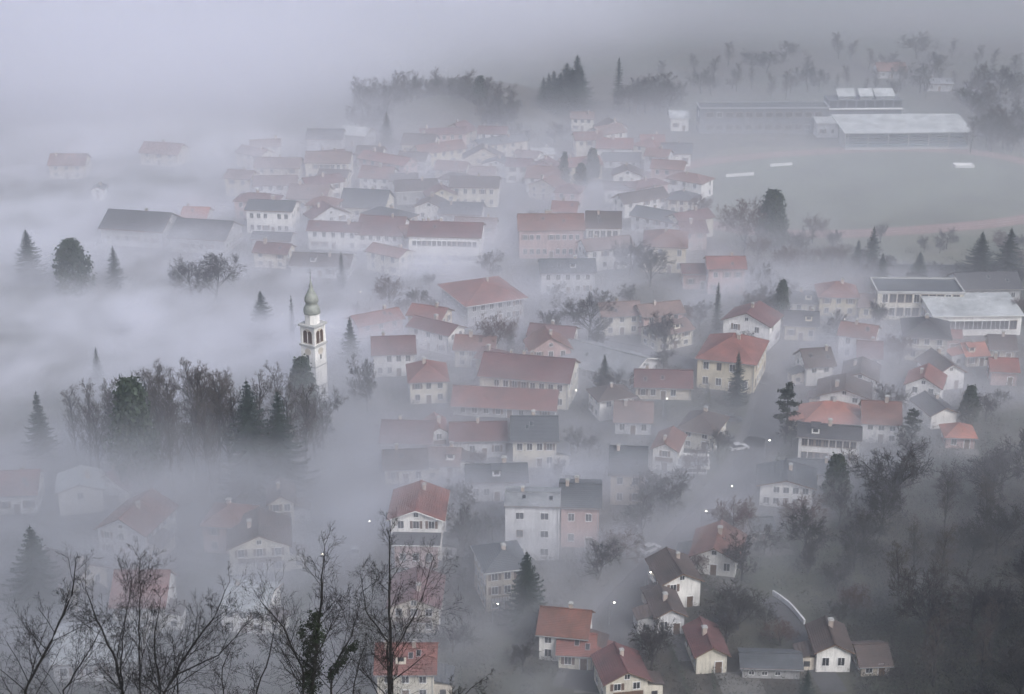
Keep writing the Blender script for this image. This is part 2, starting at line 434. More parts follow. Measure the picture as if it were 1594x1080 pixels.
def building(name, label, px, py, wpx, hpx, d, a, kind, pitch, rmat, wmat, rows=2, cols=3, cat='house', over=0.55, chim=1, white=True, shut=False,
             fascia=None, door=True, wsize=None, balcony=False, side=None, gwin=True, attic=True, band=None, group=None):
    s = scale_at(py); ar = R(a)
    if kind == 'y': d *= 0.82
    if py < 560: d *= 0.80; pitch *= 0.85
    elif kind != 'y': d *= 0.88
    base = at(px, py)
    w_ = wpx / s / max(0.3, math.cos(ar)); h = hpx / (s * math.cos(dep(py)))
    nrm = Vector((math.sin(ar), -math.cos(ar), 0))
    c = base - nrm * (d / 2)
    c.z = ground_z(c.x, c.y)
    root = link(name, None, None, c, ar)
    root.empty_display_size = 1.0
    tag(root, label, cat, group)
    FOOT.append((c.x, c.y, max(w_, d) * 0.62))
    if kind == 'x': rise = pitch * d / 2
    elif kind == 'y': rise = pitch * w_ / 2
    elif kind == 'hip': rise = pitch * min(w_, d) / 2
    elif kind == 'shed': rise = pitch * d
    else: rise = 0
    link('wall', wall_mesh(kind, w_, d, h, rise, wmat), root)
    fa = fascia or (M_FASCIA_W if kind in ('flat', 'shed') else M_FASCIA)
    ro = link('roof', roof_mesh(kind, w_, d, h, rise, over, rmat, fa), root)
    # chimneys
    for q in range(chim):
        if kind == 'flat': x, y, z = rb.uniform(-.3, .3) * w_, rb.uniform(-.2, .3) * d, h
        elif kind == 'x': x, y = rb.uniform(-.38, .38) * w_, rb.uniform(-.12, .2) * d; z = h + rise * (1 - abs(y) / (d/2))
        elif kind == 'y': x, y = rb.uniform(-.2, .2) * w_, rb.uniform(-.35, .35) * d; z = h + rise * (1 - abs(x) / (w_/2))
        else: x, y, z = rb.uniform(-.12, .12) * w_, rb.uniform(-.12, .12) * d, h + rise * 0.75
        link('chimney', CHIMNEY, ro, (x, y, z + 0.2), 0, rb.uniform(0.8, 1.15))
    # skylights and a dormer on the slope towards the viewer
    if kind == 'x' and d > 5 and wpx < 130:
        sl = math.atan2(rise, d / 2)
        for q in range(rb.choice((0, 0, 1, 2))):
            x = rb.uniform(-.35, .35) * w_; y = -d * rb.uniform(0.15, 0.35); z = h + rise * (1 + y / (d/2)) + 0.24
            o_ = link('skylight', SKYL, ro, (x, y, z)); o_.rotation_euler = (sl, 0, 0)
        if rb.random() < 0.25 and d > 7 and py > 430:
            y = -d * 0.27; z = h + rise * (1 + y / (d/2))
            m = MB(); m.box(-0.8, 0.8, -0.9, 1.2, -0.4, 1.1, 0); m.prism([(-1.05, -1.15, 1.25), (1.05, -1.15, 1.25), (1.05, 1.3, 1.7), (-1.05, 1.3, 1.7)], 0.14, 1); m.box(-0.5, 0.5, -0.94, -0.9, 0.25, 0.95, 2)
            o_ = m.build('dormer', [W[wmat], T[rmat], M_GLASS], ro); o_.location = (rb.uniform(-.25, .25) * w_, y, z)
    if kind in ('x', 'hip') and py > 430:
        m = MB(); zg = h - rise / (min(w_, d) / 2 if kind == 'hip' else d / 2) * over + 0.02; m.box(-w_/2 - over, w_/2 + over, -d/2 - over - 0.16, -d/2 - over - 0.004, zg, zg + 0.13); m.box(w_/2 - 0.3, w_/2 - 0.2, -d/2 - 0.12, -d/2 - 0.02, 0, h - 0.1)
        m.build('gutter', M_STEEL, ro)
    # openings on the walls that face the valley side
    to_cam = (Vector((0, 0, 0)) - c); to_cam.z = 0; to_cam.normalize()
    st = h / rows
    ww, wh = wsize or (1.05, min(1.45, st * 0.52))
    wm = window_mesh(ww, wh, white, shut); wm2 = window_mesh(ww, wh, white, not shut) if ww < 1.15 else window_mesh(ww * 0.8, wh, not white, False)
    faces = [(0.0, w_, d / 2, cols)]
    sc_n = max(1, int(round(cols * d / w_))) if side is None else side
    faces += [(math.pi / 2, d, w_ / 2, sc_n), (-math.pi / 2, d, w_ / 2, sc_n)]
    for fi, (fa_, width, off, nc) in enumerate(faces):
        n = Vector((math.sin(ar + fa_), -math.cos(ar + fa_), 0))
        if n.dot(to_cam) < 0.05 or nc == 0: continue
        ln = Vector((math.sin(fa_), -math.cos(fa_), 0)); lt = Vector((math.cos(fa_), math.sin(fa_), 0))
        for r_ in range(rows):
            for q in range(nc):
                u = (q + 0.5) / nc * width - width / 2
                if nc > 1: u *= 0.92
                if door and fi == 0 and r_ == 0 and q == nc // 2:
                    p = ln * off + lt * u; link('door', DOOR, root, (p.x, p.y, 0.02), fa_); continue
                if rb.random() < 0.10: continue
                p = ln * off + lt * u
                link('window', wm if rb.random() < 0.75 else wm2, root, (p.x, p.y, st * r_ + st * 0.32), fa_)
        gab = (kind == 'y' and fi == 0) or (kind == 'x' and fi != 0)
        if gab and gwin and rise > 1.5:
            p = ln * off
            link('window', window_mesh(0.8, 0.8, white, False), root, (p.x, p.y, h + rise * 0.22), fa_)
    if py > 470 and door and rb.random() < 0.7:
        yw, yl = rb.uniform(3, 7), rb.uniform(4, 9); x0 = rb.uniform(-.3, .2) * w_
        m = MB(); m.poly([(x0, -d/2 - yl, 0.02), (x0 + yw, -d/2 - yl, 0.02), (x0 + yw, -d/2 - 0.02, 0.02), (x0, -d/2 - 0.02, 0.02)])
        o_ = m.build('yard', M_YARD); o_.location = c; o_.rotation_euler.z = ar; o_.location.z += 0.001 * rb.randint(0, 9); tag(o_, kind='structure')
    HEDGE.append((c.x, c.y, ar, w_, d, py)); KEYH.append((px, py, wpx, hpx))
    if balcony:
        m = MB(); y = -d / 2
        m.box(-w_*0.42, w_*0.42, y - 1.2, y - 0.003, st - 0.18, st, 0)
        m.box(-w_*0.42, w_*0.42, y - 1.2, y - 1.1, st + 0.9, st + 0.98, 1)
        n_ = max(4, int(w_ * 0.84 / 0.45))
        for q in range(n_ + 1):
            x = -w_*0.415 + q * w_*0.83 / n_
            m.box(x - 0.03, x + 0.03, y - 1.17, y - 1.12, st, st + 0.9, 1)
        m.build('balcony', [M_CONC, M_DOOR], root)
    if not balcony and kind == 'y' and rows == 2 and py > 600 and rb.random() < 0.6:
        m = MB(); y = -d / 2
        m.box(-w_*0.36, w_*0.36, y - 1.0, y - 0.003, st - 0.16, st, 0); m.box(-w_*0.36, w_*0.36, y - 1.0, y - 0.93, st + 0.02, st + 0.92, 1)
        m.build('balcony', [M_CONC, M_DOOR], root)
    if cat == 'house' and py > 560 and rb.random() < 0.5:      # lean-to on the side that shows
        sg = 1 if px < 1000 else -1; ew, el, eh = rb.uniform(2.2, 3.4), d * rb.uniform(0.35, 0.6), rb.uniform(2.2, 2.8)
        m = MB(); x0 = sg * w_ / 2; x1 = sg * (w_ / 2 + ew); ya = -d/2 + rb.uniform(0.3, 1.5); xa, xb = min(x0, x1), max(x0, x1)
        m.box(xa, xb, ya, ya + el, -0.3, eh, 0)
        za, zb = (eh + 1.0, eh + 0.12) if sg > 0 else (eh + 0.12, eh + 1.0)
        m.prism([(xa - (0.3 if sg < 0 else 0), ya - 0.3, za), (xb + (0.3 if sg > 0 else 0), ya - 0.3, zb), (xb + (0.3 if sg > 0 else 0), ya + el + 0.3, zb), (xa - (0.3 if sg < 0 else 0), ya + el + 0.3, za)], 0.12, 1)
        m.box((xa + xb) / 2 - 0.5, (xa + xb) / 2 + 0.5, ya - 0.03, ya - 0.003, 0.7, 1.7, 2)
        m.build('extension', [W[rb.choice((wmat, 'beige', 'grey'))], T[rb.choice((rmat, 'slate', 'brown'))], M_GLASS], root)
    if band:
        m = MB(); e = 0.06
        for z in ([st * i for i in range(1, rows)] if band == 'floors' else [h - 0.45]):
            m.box(-w_/2 - e, w_/2 + e, -d/2 - e, d/2 + e, z - 0.12, z + 0.12, 0)
        m.build('string_course', W['white'], root)
    return root

B = building
# -- near houses, lower right and centre
B('house', 'small white gabled house with brown roof beside the narrow lane, nearest the dark wood', 1296, 1046, 62, 37, 10, 0, 'y', 0.5, 'brown', 'white', 1, 2, door=False, chim=1)
B('house', 'cream white gabled house with dark brown roof and two window rows beside the main road', 1060, 946, 68, 46, 11, 12, 'y', 0.48, 'brown', 'white', 2, 2, shut=True)
B('house', 'white house under a wide red brown gable roof near a leafless tree', 1110, 895, 74, 32, 12, -14, 'y', 0.50, 'redbrown', 'white', 1, 3, balcony=False, over=0.9)
B('house', 'pale low house with dark roof and porch in front of the cream gabled house', 1043, 988, 50, 34, 10, 8, 'y', 0.52, 'brown', 'pale', 1, 2)
B('house', 'yellowish gable house with dark red roof near the bottom edge', 1107, 1048, 56, 33, 11, 6, 'y', 0.56, 'darkred', 'cream', 1, 2)
B('shed', 'long low shed with grey sheet roof beside the narrow lane', 1200, 1056, 104, 20, 6, -3, 'x', 0.35, 'slate', 'grey', 1, 4, cat='shed', chim=0, door=False, wsize=(0.8, 0.6))
B('house', 'low brown roofed outbuilding between the small white house and the dark slope', 1362, 1052, 52, 20, 8, 4, 'x', 0.45, 'brown', 'beige', 1, 2, chim=0)
B('house', 'red roofed house with pale wall and a lighter lower wing by the road', 875, 1030, 84, 48, 9, -10, 'x', 0.62, 'redbrown', 'white', 2, 3)
B('annex', 'low house wing with lighter red roof in front of a red roofed house', 896, 1042, 62, 28, 7, -6, 'x', 0.62, 'red', 'cream', 1, 2, cat='house', chim=0)
B('house', 'house showing only its dull red roof at the bottom edge, centre', 975, 1098, 78, 44, 10, 10, 'y', 0.5, 'darkred', 'cream', 2, 2)
B('house', 'tall beige house with grey hip roof beside the dark spruce', 790, 950, 74, 72, 11, 14, 'hip', 0.50, 'slate', 'beige', 3, 3, balcony=True, fascia=M_FASCIA_W)
B('apartment_block', 'big pale grey block with blank wall behind the grey hip roofed house', 828, 872, 94, 92, 9, -3, 'x', 0.22, 'concrete', 'pale', 3, 2, cat='building', wsize=(1.4, 1.3), door=False, over=0.2)
B('house', 'pink walled house under a flat looking dark grey roof', 902, 852, 66, 70, 13, -3, 'x', 0.32, 'slate', 'pink', 2, 2, chim=2, white=True)
B('house', 'tall white gabled house with broad pinkish red roof and dark terrace roof below', 649, 872, 88, 72, 14, -2, 'y', 0.38, 'red', 'white', 3, 3, over=0.8, shut=True, chim=1, fascia=M_FASCIA_W)
B('annex', 'dark low terrace roof in front of the tall white gabled house', 648, 884, 76, 40, 6, -2, 'shed', 0.30, 'dark', 'pink', 1, 3, cat='annex', chim=0, door=False)
B('house', 'beige house with dark red roof seen through the tall bare tree', 645, 985, 88, 46, 13, -2, 'y', 0.40, 'darkred', 'beige', 2, 3)
B('house', 'house showing only its red roof behind the foreground trunks', 632, 1092, 104, 52, 10, 0, 'x', 0.55, 'red', 'cream', 2, 3, chim=2)
B('house', 'dark grey roofed house with blank beige end wall in the centre', 976, 786, 58, 54, 12, -5, 'x', 0.62, 'slate', 'beige', 2, 2, chim=1, door=False)
B('house', 'white gabled house with red brown roof behind a leafless tree, centre', 1034, 732, 40, 36, 10, -16, 'y', 0.55, 'redbrown', 'white', 2, 1)
B('house', 'brown hip roofed house with ochre side wall near the main road', 1083, 700, 58, 32, 11, -22, 'hip', 0.6, 'brown', 'cream', 2, 2)
B('garage', 'flat roofed garage row beside the leafless tree, centre', 1078, 738, 48, 12, 6, -5, 'flat', 0, 'sheet', 'pale', 1, 3, cat='garage', chim=0, door=False, wsize=(2.0, 1.2))
B('house', 'beige rendered house with grey roof in the middle of the mist', 832, 728, 74, 46, 13, 0, 'x', 0.5, 'slate', 'cream', 2, 4)
B('house', 'long low pale house with grey roof behind the pale grey block', 774, 780, 100, 34, 9, 3, 'x', 0.45, 'slate', 'pale', 1, 5)
B('house', 'dull red roofed house left of the misty centre', 632, 712, 84, 26, 11, -4, 'x', 0.55, 'darkred', 'grey', 1, 3, gwin=False)
B('house', 'small white gabled house half hidden behind a dull red roof', 684, 704, 30, 34, 9, 10, 'y', 0.6, 'red', 'white', 2, 1)
B('house', 'low house with dark roof behind the tall white gabled house', 632, 752, 70, 26, 9, 5, 'x', 0.55, 'brown', 'cream', 1, 3)
B('house', 'pale house beside the dark low roof, with faded red roof', 690, 742, 50, 20, 9, -4, 'x', 0.5, 'faded', 'white', 1, 2)
B('house', 'faded red roofed house in dense mist behind the beige rendered house', 745, 712, 92, 30, 9, 2, 'x', 0.55, 'darkred', 'pale', 1, 4)
B('house', 'small pale outbuilding at the foot of a leafless tree by the dark wood', 1187, 846, 36, 24, 6, 6, 'x', 0.4, 'slate', 'beige', 1, 1, chim=0, cat='shed')
B('house', 'white two storey house with light grey low pitched roof, between road and wood', 1222, 790, 88, 38, 10, -9, 'y', 0.25, 'slate', 'white', 2, 5, over=0.9)
# -- lower left, deep in the mist
B('house', 'white boxy gabled house with a single dark window in the misty lower left', 128, 800, 72, 40, 10, 12, 'y', 0.32, 'sheet', 'white', 2, 1, door=False)
B('house', 'red roofed house behind the white boxy house, lower left', 172, 782, 60, 30, 12, -24, 'y', 0.6, 'darkred', 'white', 2, 2)
B('house', 'pale gabled house with pinkish roof lower left, partly behind bare branches', 192, 868, 88, 46, 15, -16, 'y', 0.55, 'redbrown', 'pale', 2, 3)
B('house', 'house with red roof right behind the leftmost fine bare branches', 218, 985, 92, 48, 12, 0, 'x', 0.7, 'red', 'white', 2, 3)
B('house', 'pale yellow gabled house in the mist left of the empty street', 406, 892, 104, 46, 13, 8, 'y', 0.42, 'brown', 'cream', 2, 3, shut=True)
B('house', 'small cream house with upright gable behind the pale yellow house', 440, 820, 42, 42, 9, 8, 'y', 0.62, 'brown', 'cream', 2, 2)
B('house', 'red roofed house at the left edge below the spruce', 28, 800, 66, 34, 11, 6, 'x', 0.55, 'red', 'white', 1, 3)
B('house', 'whitewashed house low behind the foreground branches, left', 380, 985, 80, 40, 11, -8, 'x', 0.3, 'sheet', 'white', 2, 3)
B('greenhouse', 'pale sheet roofed hall behind the branches at bottom left', 150, 1060, 150, 34, 14, 4, 'x', 0.35, 'sheet', 'pale', 1, 6, cat='hall', chim=0, door=False)
# -- centre: long red building, school, halls
B('school_building', 'long grey building with dark red roof and yellow end wall, a lamp at its corner', 815, 632, 148, 46, 14, -13, 'x', 0.5, 'darkred', 'cream', 2, 9, cat='building', chim=3)
B('wing', 'lower red roofed wing in front of the long grey building', 784, 650, 172, 18, 9, -7, 'x', 0.7, 'red', 'grey', 1, 8, cat='building', chim=0)
B('villa', 'cream villa with red hip roof and paired windows left of the long red wing', 668, 628, 62, 38, 12, 6, 'hip', 0.6, 'red', 'cream', 2, 3, cat='villa')
B('house', 'whitish house with pinkish roof right of the small spruce by the church tower', 614, 586, 68, 38, 11, 5, 'x', 0.5, 'darkred', 'white', 2, 4)
B('school_building', 'broad building with pale red hip roof and white eaves in the mist', 772, 502, 92, 36, 22, 24, 'hip', 0.40, 'red', 'grey', 2, 6, cat='building', over=1.0, fascia=M_FASCIA_W, chim=1, band='top')
B('hall', 'large hall with light grey gable roof and white verge beside the red roofs', 918, 594, 118, 22, 17, -36, 'x', 0.34, 'concrete', 'pale', 1, 6, cat='hall', over=0.8, fascia=M_FASCIA_W, chim=0)
B('mansion', 'large yellow building with two rows of windows under a red roof', 1128, 608, 92, 50, 18, -18, 'hip', 0.52, 'red', 'yellow', 2, 4, cat='building', chim=2, shut=False, wsize=(1.2, 1.7))
B('house', 'house with red roof and white gable right behind the large yellow building', 1160, 540, 72, 40, 14, -26, 'y', 0.5, 'darkred', 'white', 2, 2)
B('house', 'low red brown roofed house between the grey hall and the yellow building', 1032, 622, 92, 22, 9, -4, 'x', 0.6, 'darkred', 'beige', 1, 5)
B('house', 'faded brownish roofed house in mist below the grey hall', 985, 676, 60, 22, 10, -5, 'x', 0.6, 'faded', 'pale', 1, 3)
B('house', 'grey roofed long house with pale wall behind the large round leafless tree', 884, 458, 88, 36, 12, 2, 'x', 0.5, 'slate', 'pale', 2, 5)
B('house', 'pink house with flat red roof right of the yellow corner building', 1130, 458, 60, 42, 11, 0, 'x', 0.5, 'red', 'pink', 2, 3)
B('house', 'low red roofed annex left of the pink house', 1084, 450, 44, 26, 9, 0, 'x', 0.45, 'darkred', 'pink', 1, 2, chim=0)
B('house', 'bright yellow corner building with hip roof behind two leafless trees', 1034, 424, 68, 42, 18, -6, 'hip', 0.5, 'redbrown', 'yellow', 2, 4, cat='building', wsize=(1.1, 1.7))
B('town_house', 'white building with tall dark windows under a brown roof', 938, 400, 54, 48, 16, -4, 'x', 0.5, 'brown', 'white', 2, 5, cat='building', wsize=(1.3, 2.0), gwin=False)
B('town_house', 'long pinkish row building left of the white one with tall windows', 858, 402, 104, 46, 16, 1, 'x', 0.5, 'redbrown', 'pink', 2, 9, cat='building', chim=3)
B('school_building', 'long white building with a row of small windows and dark red roof', 692, 412, 116, 46, 15, -5, 'x', 0.45, 'darkred', 'white', 2, 13, cat='building', chim=2)
B('house', 'dark red roofed building left of the long white one', 590, 392, 72, 28, 17, -9, 'x', 0.6, 'darkred', 'white', 2, 5)
# -- upper centre of the old town
B('house', 'cream house with brown roof and two window rows, right of the grey roofs', 738, 322, 76, 32, 12, -4, 'x', 0.5, 'brown', 'cream', 2, 5)
B('house', 'white house with red brown hip roof in the upper old town', 584, 298, 50, 22, 12, -12, 'x', 0.6, 'redbrown', 'white', 2, 3)
B('house', 'cream house with brown roof behind the red brown hip roof', 574, 262, 40, 22, 10, -8, 'x', 0.55, 'brown', 'cream', 2, 3)
B('house', 'house with broad blue grey roof in the old town', 564, 342, 72, 20, 16, -10, 'x', 0.7, 'slate', 'cream', 1, 4)
B('town_house', 'long pale pinkish building fading into the mist, upper left of town', 510, 282, 70, 30, 13, -3, 'x', 0.5, 'faded', 'cream', 2, 7, cat='building')
B('house', 'long pale walled building in thick mist left of town', 420, 364, 74, 38, 12, -8, 'x', 0.4, 'slate', 'white', 2, 6)
B('house', 'low dark roofed building with pale eaves line left of the narrow spruce', 498, 432, 96, 18, 13, -7, 'x', 0.45, 'brown', 'pale', 1, 5, fascia=M_FASCIA_W)
B('house', 'grey roofed shed below the long pale walled building', 422, 392, 62, 20, 8, -8, 'x', 0.4, 'dark', 'grey', 1, 3, chim=0)
B('house', 'reddish roofed house fading at the left of the old town', 432, 286, 70, 26, 12, -3, 'x', 0.5, 'faded', 'beige', 2, 4)
B('house', 'house with purplish grey roof below the long pinkish building', 478, 330, 62, 22, 14, -6, 'x', 0.6, 'faded', 'beige', 1, 4)
B('house', 'small house with dark roof and white gable between the grey roofs', 668, 346, 46, 24, 11, -12, 'y', 0.5, 'brown', 'white', 1, 2)
B('house', 'grey roofed house above the long white building', 716, 352, 66, 20, 11, -8, 'x', 0.6, 'slate', 'grey', 1, 4)
B('house', 'brown roofed house with pale roof edge in the old town', 650, 318, 66, 22, 12, 8, 'x', 0.55, 'brown', 'grey', 1, 3, fascia=M_FASCIA_W)
B('house', 'small white house on the slope below the knoll', 772, 276, 44, 20, 9, -14, 'y', 0.4, 'slate', 'white', 1, 3)
B('house', 'dark brown roofed farmhouse at the foot of the knoll', 650, 244, 50, 20, 12, -10, 'x', 0.6, 'brown', 'beige', 1, 3)
B('house', 'second farmhouse with pale verge left of the knoll path', 640, 270, 44, 20, 10, -14, 'x', 0.6, 'brown', 'grey', 1, 3, fascia=M_FASCIA_W)
B('hall', 'light sheet roofed hall in the mist beside the knoll', 548, 228, 42, 18, 12, -20, 'x', 0.5, 'white', 'grey', 1, 3, cat='hall', chim=0)
B('hall', 'dark roofed hall in the mist left of the light roofed hall', 505, 236, 56, 20, 14, -2, 'x', 0.45, 'dark', 'grey', 1, 4, cat='hall', chim=0)
B('house', 'red brown roofed house with white wall left of the cypress', 844, 300, 52, 24, 12, -10, 'x', 0.6, 'redbrown', 'white', 2, 3)
B('house', 'white house with dark brown roof below the white gable', 967, 316, 54, 22, 8, -4, 'x', 0.55, 'brown', 'white', 1, 4)
B('house', 'white gabled house directly behind the dark brown roof', 976, 300, 44, 28, 11, -3, 'y', 0.5, 'brown', 'white', 2, 2)
B('house', 'house with red roof above the cypresses', 956, 252, 56, 22, 12, -4, 'x', 0.55, 'red', 'white', 1, 4)
B('house', 'small cream house alone below the misty trees, top centre', 906, 204, 34, 20, 9, -5, 'x', 0.5, 'faded', 'cream', 2, 3)
B('house', 'small reddish roofed house right of the red roof, near the stadium', 1016, 236, 36, 14, 10, 0, 'x', 0.55, 'red', 'grey', 1, 2)
B('house', 'grey roofed house by the stadium path', 1052, 258, 46, 20, 12, -6, 'x', 0.55, 'slate', 'white', 1, 3)
B('house', 'grey blue roofed house just below the red roof above the cypresses', 968, 262, 58, 12, 9, -3, 'x', 0.6, 'slate', 'pale', 1, 3)
B('house', 'tiny white roofed house among trees above the red brown roof', 846, 254, 32, 14, 8, 8, 'x', 0.5, 'white', 'white', 1, 2)
B('factory', 'long dark grey factory roof rising from the mist, left part', 206, 384, 104, 28, 18, -12, 'x', 0.55, 'dark', 'grey', 1, 6, cat='factory', chim=1, door=False)
B('factory', 'long dark grey factory roof rising from the mist, right part', 308, 394, 92, 24, 18, -12, 'x', 0.55, 'dark', 'grey', 1, 6, cat='factory', chim=0, door=False)
B('house', 'faint reddish house nearly lost in mist, upper left', 105, 278, 56, 22, 12, 0, 'x', 0.6, 'redbrown', 'beige', 2, 3)
B('house', 'faint reddish roofed house right of the faintest one', 248, 258, 62, 20, 12, -14, 'x', 0.6, 'redbrown', 'beige', 2, 3)
B('house', 'faint white house just above the factory roof', 153, 312, 18, 18, 7, 0, 'y', 0.5, 'slate', 'white', 2, 1)
B('house', 'faint orange roofed house above the factory roof', 302, 352, 40, 14, 10, -6, 'x', 0.6, 'orange', 'beige', 1, 3)
# -- right middle
B('sports_hall', 'modern hall with big pale sheet roof and white columned glass front', 1520, 522, 146, 32, 16, 2, 'shed', 0.12, 'white', 'white', 1, 9, cat='hall', chim=0, wsize=(2.1, 2.2), door=False, white=True)
B('school_building', 'flat roofed beige school block left of the modern hall', 1430, 498, 140, 44, 14, -2, 'flat', 0, 'slate', 'cream', 2, 10, cat='building', chim=0, wsize=(1.6, 2.1), over=0.3, fascia=M_CONC, white=False)
B('house', 'dark roofed long building behind the modern hall', 1540, 470, 100, 22, 14, 2, 'x', 0.55, 'dark', 'grey', 1, 6, cat='building', chim=0)
B('house', 'yellow house with red hip roof left of the flat roofed school', 1304, 492, 62, 32, 12, -4, 'hip', 0.62, 'red', 'yellow', 2, 3)
B('house', 'small yellow house with grey roof right of the red hip roof', 1356, 496, 40, 20, 10, -4, 'x', 0.55, 'faded', 'yellow', 1, 2)
B('house', 'small pale yellow house beside the tall cypress', 1252, 488, 42, 18, 9, -3, 'x', 0.5, 'slate', 'cream', 1, 2)
B('house', 'dark roofed ochre house below the tall cypress', 1246, 530, 52, 26, 10, -8, 'x', 0.6, 'dark', 'yellow', 1, 3)
B('house', 'cream house with dark hip roof, balcony and central chimney', 1440, 562, 66, 42, 13, -10, 'hip', 0.5, 'dark', 'cream', 2, 3, balcony=True, over=1.0)
B('house', 'small red brick outbuilding behind the cream hip roofed house', 1482, 548, 22, 24, 6, -10, 'x', 0.5, 'red', 'pink', 1, 1, chim=0, cat='shed')
B('house', 'white house with red roof right of the two brown roofs', 1434, 634, 54, 36, 10, -20, 'y', 0.55, 'red', 'white', 2, 2)
B('house', 'white gabled house with dark roof above the red roofed white house', 1478, 606, 48, 28, 12, 14, 'y', 0.6, 'brown', 'white', 1, 2)
B('house', 'white gabled house with wide brown roof above the orange roof', 1312, 642, 78, 28, 10, -12, 'y', 0.32, 'brown', 'white', 2, 2, over=0.9)
B('house', 'taller brown roofed house with white gable wall behind the wide brown roof', 1336, 620, 54, 32, 12, -14, 'y', 0.42, 'brown', 'white', 2, 2)
B('house', 'small red roofed house behind the brown roofs', 1352, 580, 36, 26, 9, -10, 'x', 0.6, 'darkred', 'white', 2, 2)
B('house', 'house with bright orange roof and dormer in front of the white gables', 1296, 678, 98, 22, 11, -4, 'hip', 0.6, 'orange', 'pale', 1, 4)
B('house', 'white house with red brown roof right of the orange roof', 1370, 690, 60, 34, 11, -8, 'x', 0.6, 'redbrown', 'white', 2, 3)
B('school_building', 'long white building with a row of dark windows under a dark grey roof', 1288, 722, 100, 44, 8, -10, 'x', 0.35, 'dark', 'white', 2, 8, cat='building', white=False)
B('house', 'low grey roofed house below the long white building', 1268, 754, 92, 20, 7, -6, 'x', 0.45, 'slate', 'pale', 1, 3)
B('house', 'small white house with dark roof and wide blank gable at the wood edge', 1468, 666, 46, 24, 11, 14, 'y', 0.45, 'dark', 'white', 1, 0, door=False)
B('house', 'small shed with bright orange roof below the blank white gable', 1494, 698, 48, 20, 7, -4, 'hip', 0.6, 'orange', 'pink', 1, 2, chim=0, cat='shed')
B('house', 'small beige house at the right edge below the modern hall', 1560, 562, 40, 20, 9, -6, 'x', 0.5, 'brown', 'beige', 1, 2)
B('house', 'small red walled house at the right edge, behind bare hedges', 1562, 600, 42, 24, 8, -6, 'x', 0.5, 'red', 'pink', 1, 2)
B('house', 'small orange brown roofed house right of the cream hip roofed house', 1520, 570, 36, 18, 8, 8, 'x', 0.5, 'orange', 'beige', 1, 2)

# -- closely packed houses that the mist leaves half seen between the ones above
ANCHORS = [('the pink row building', 858, 390), ('the long white building', 692, 400), ('the yellow corner building', 1034, 410), ('the pale red hip roof', 772, 470), ('the tall windowed white building', 938, 390),
    ('the pink house', 1130, 440), ('the long dark red roof', 815, 600), ('the red roofed wing', 784, 640), ('the cream villa', 668, 610), ('the grey hall', 935, 570), ('the large yellow building', 1128, 580), ('the orange roof', 1296, 650),
    ('the pale modern hall', 1518, 490), ('the flat roofed school', 1430, 470), ('the yellow red hipped house', 1304, 470), ('the dark hipped cream house', 1440, 545), ('the long windowed white building', 1288, 700), ('the light grey low roof', 1222, 770),
    ('the tall white gabled house', 650, 840), ('the pale grey block', 830, 840), ('the pink walled house', 902, 820), ('the tall beige house', 790, 920), ('the red brown gable', 1110, 870), ('the cream gabled house', 1060, 920), ('the dark red gable', 1107, 1030),
    ('the lighter red wing', 896, 1020), ('the pale yellow house', 406, 870), ('the boxy white house', 128, 780), ('the dark cypress', 904, 290), ('the knoll', 690, 220), ('the blue grey roof', 564, 320), ('the long pinkish building', 510, 265), ('the cream brown roofed house', 738, 305),
    ('the dark red roofed building', 590, 375), ('the upper red roof', 956, 240), ('the small cream house', 906, 195), ('the long pale walled building', 420, 350), ('the low dark roof', 498, 425), ('the beige rendered house', 832, 710), ('the blank beige end wall', 976, 765),
    ('the ochre walled house', 1083, 685), ('the whitish house', 614, 570), ('the blank white gable', 1468, 655), ('the grey long house', 884, 440), ('the stadium path house', 1052, 245), ('the white gabled centre house', 1034, 715), ('the tall cypress', 1215, 480)]
def beside(px, py):
    nm, ax, ay = min(ANCHORS, key=lambda t: (t[1] - px) ** 2 + (1.6 * (t[2] - py)) ** 2)
    dx, dy = px - ax, py - ay
    if abs(dx) > 1.5 * abs(dy): return ('left of ' if dx < 0 else 'right of ') + nm
    return ('behind ' if dy < 0 else 'in front of ') + nm
rf = random.Random(23)
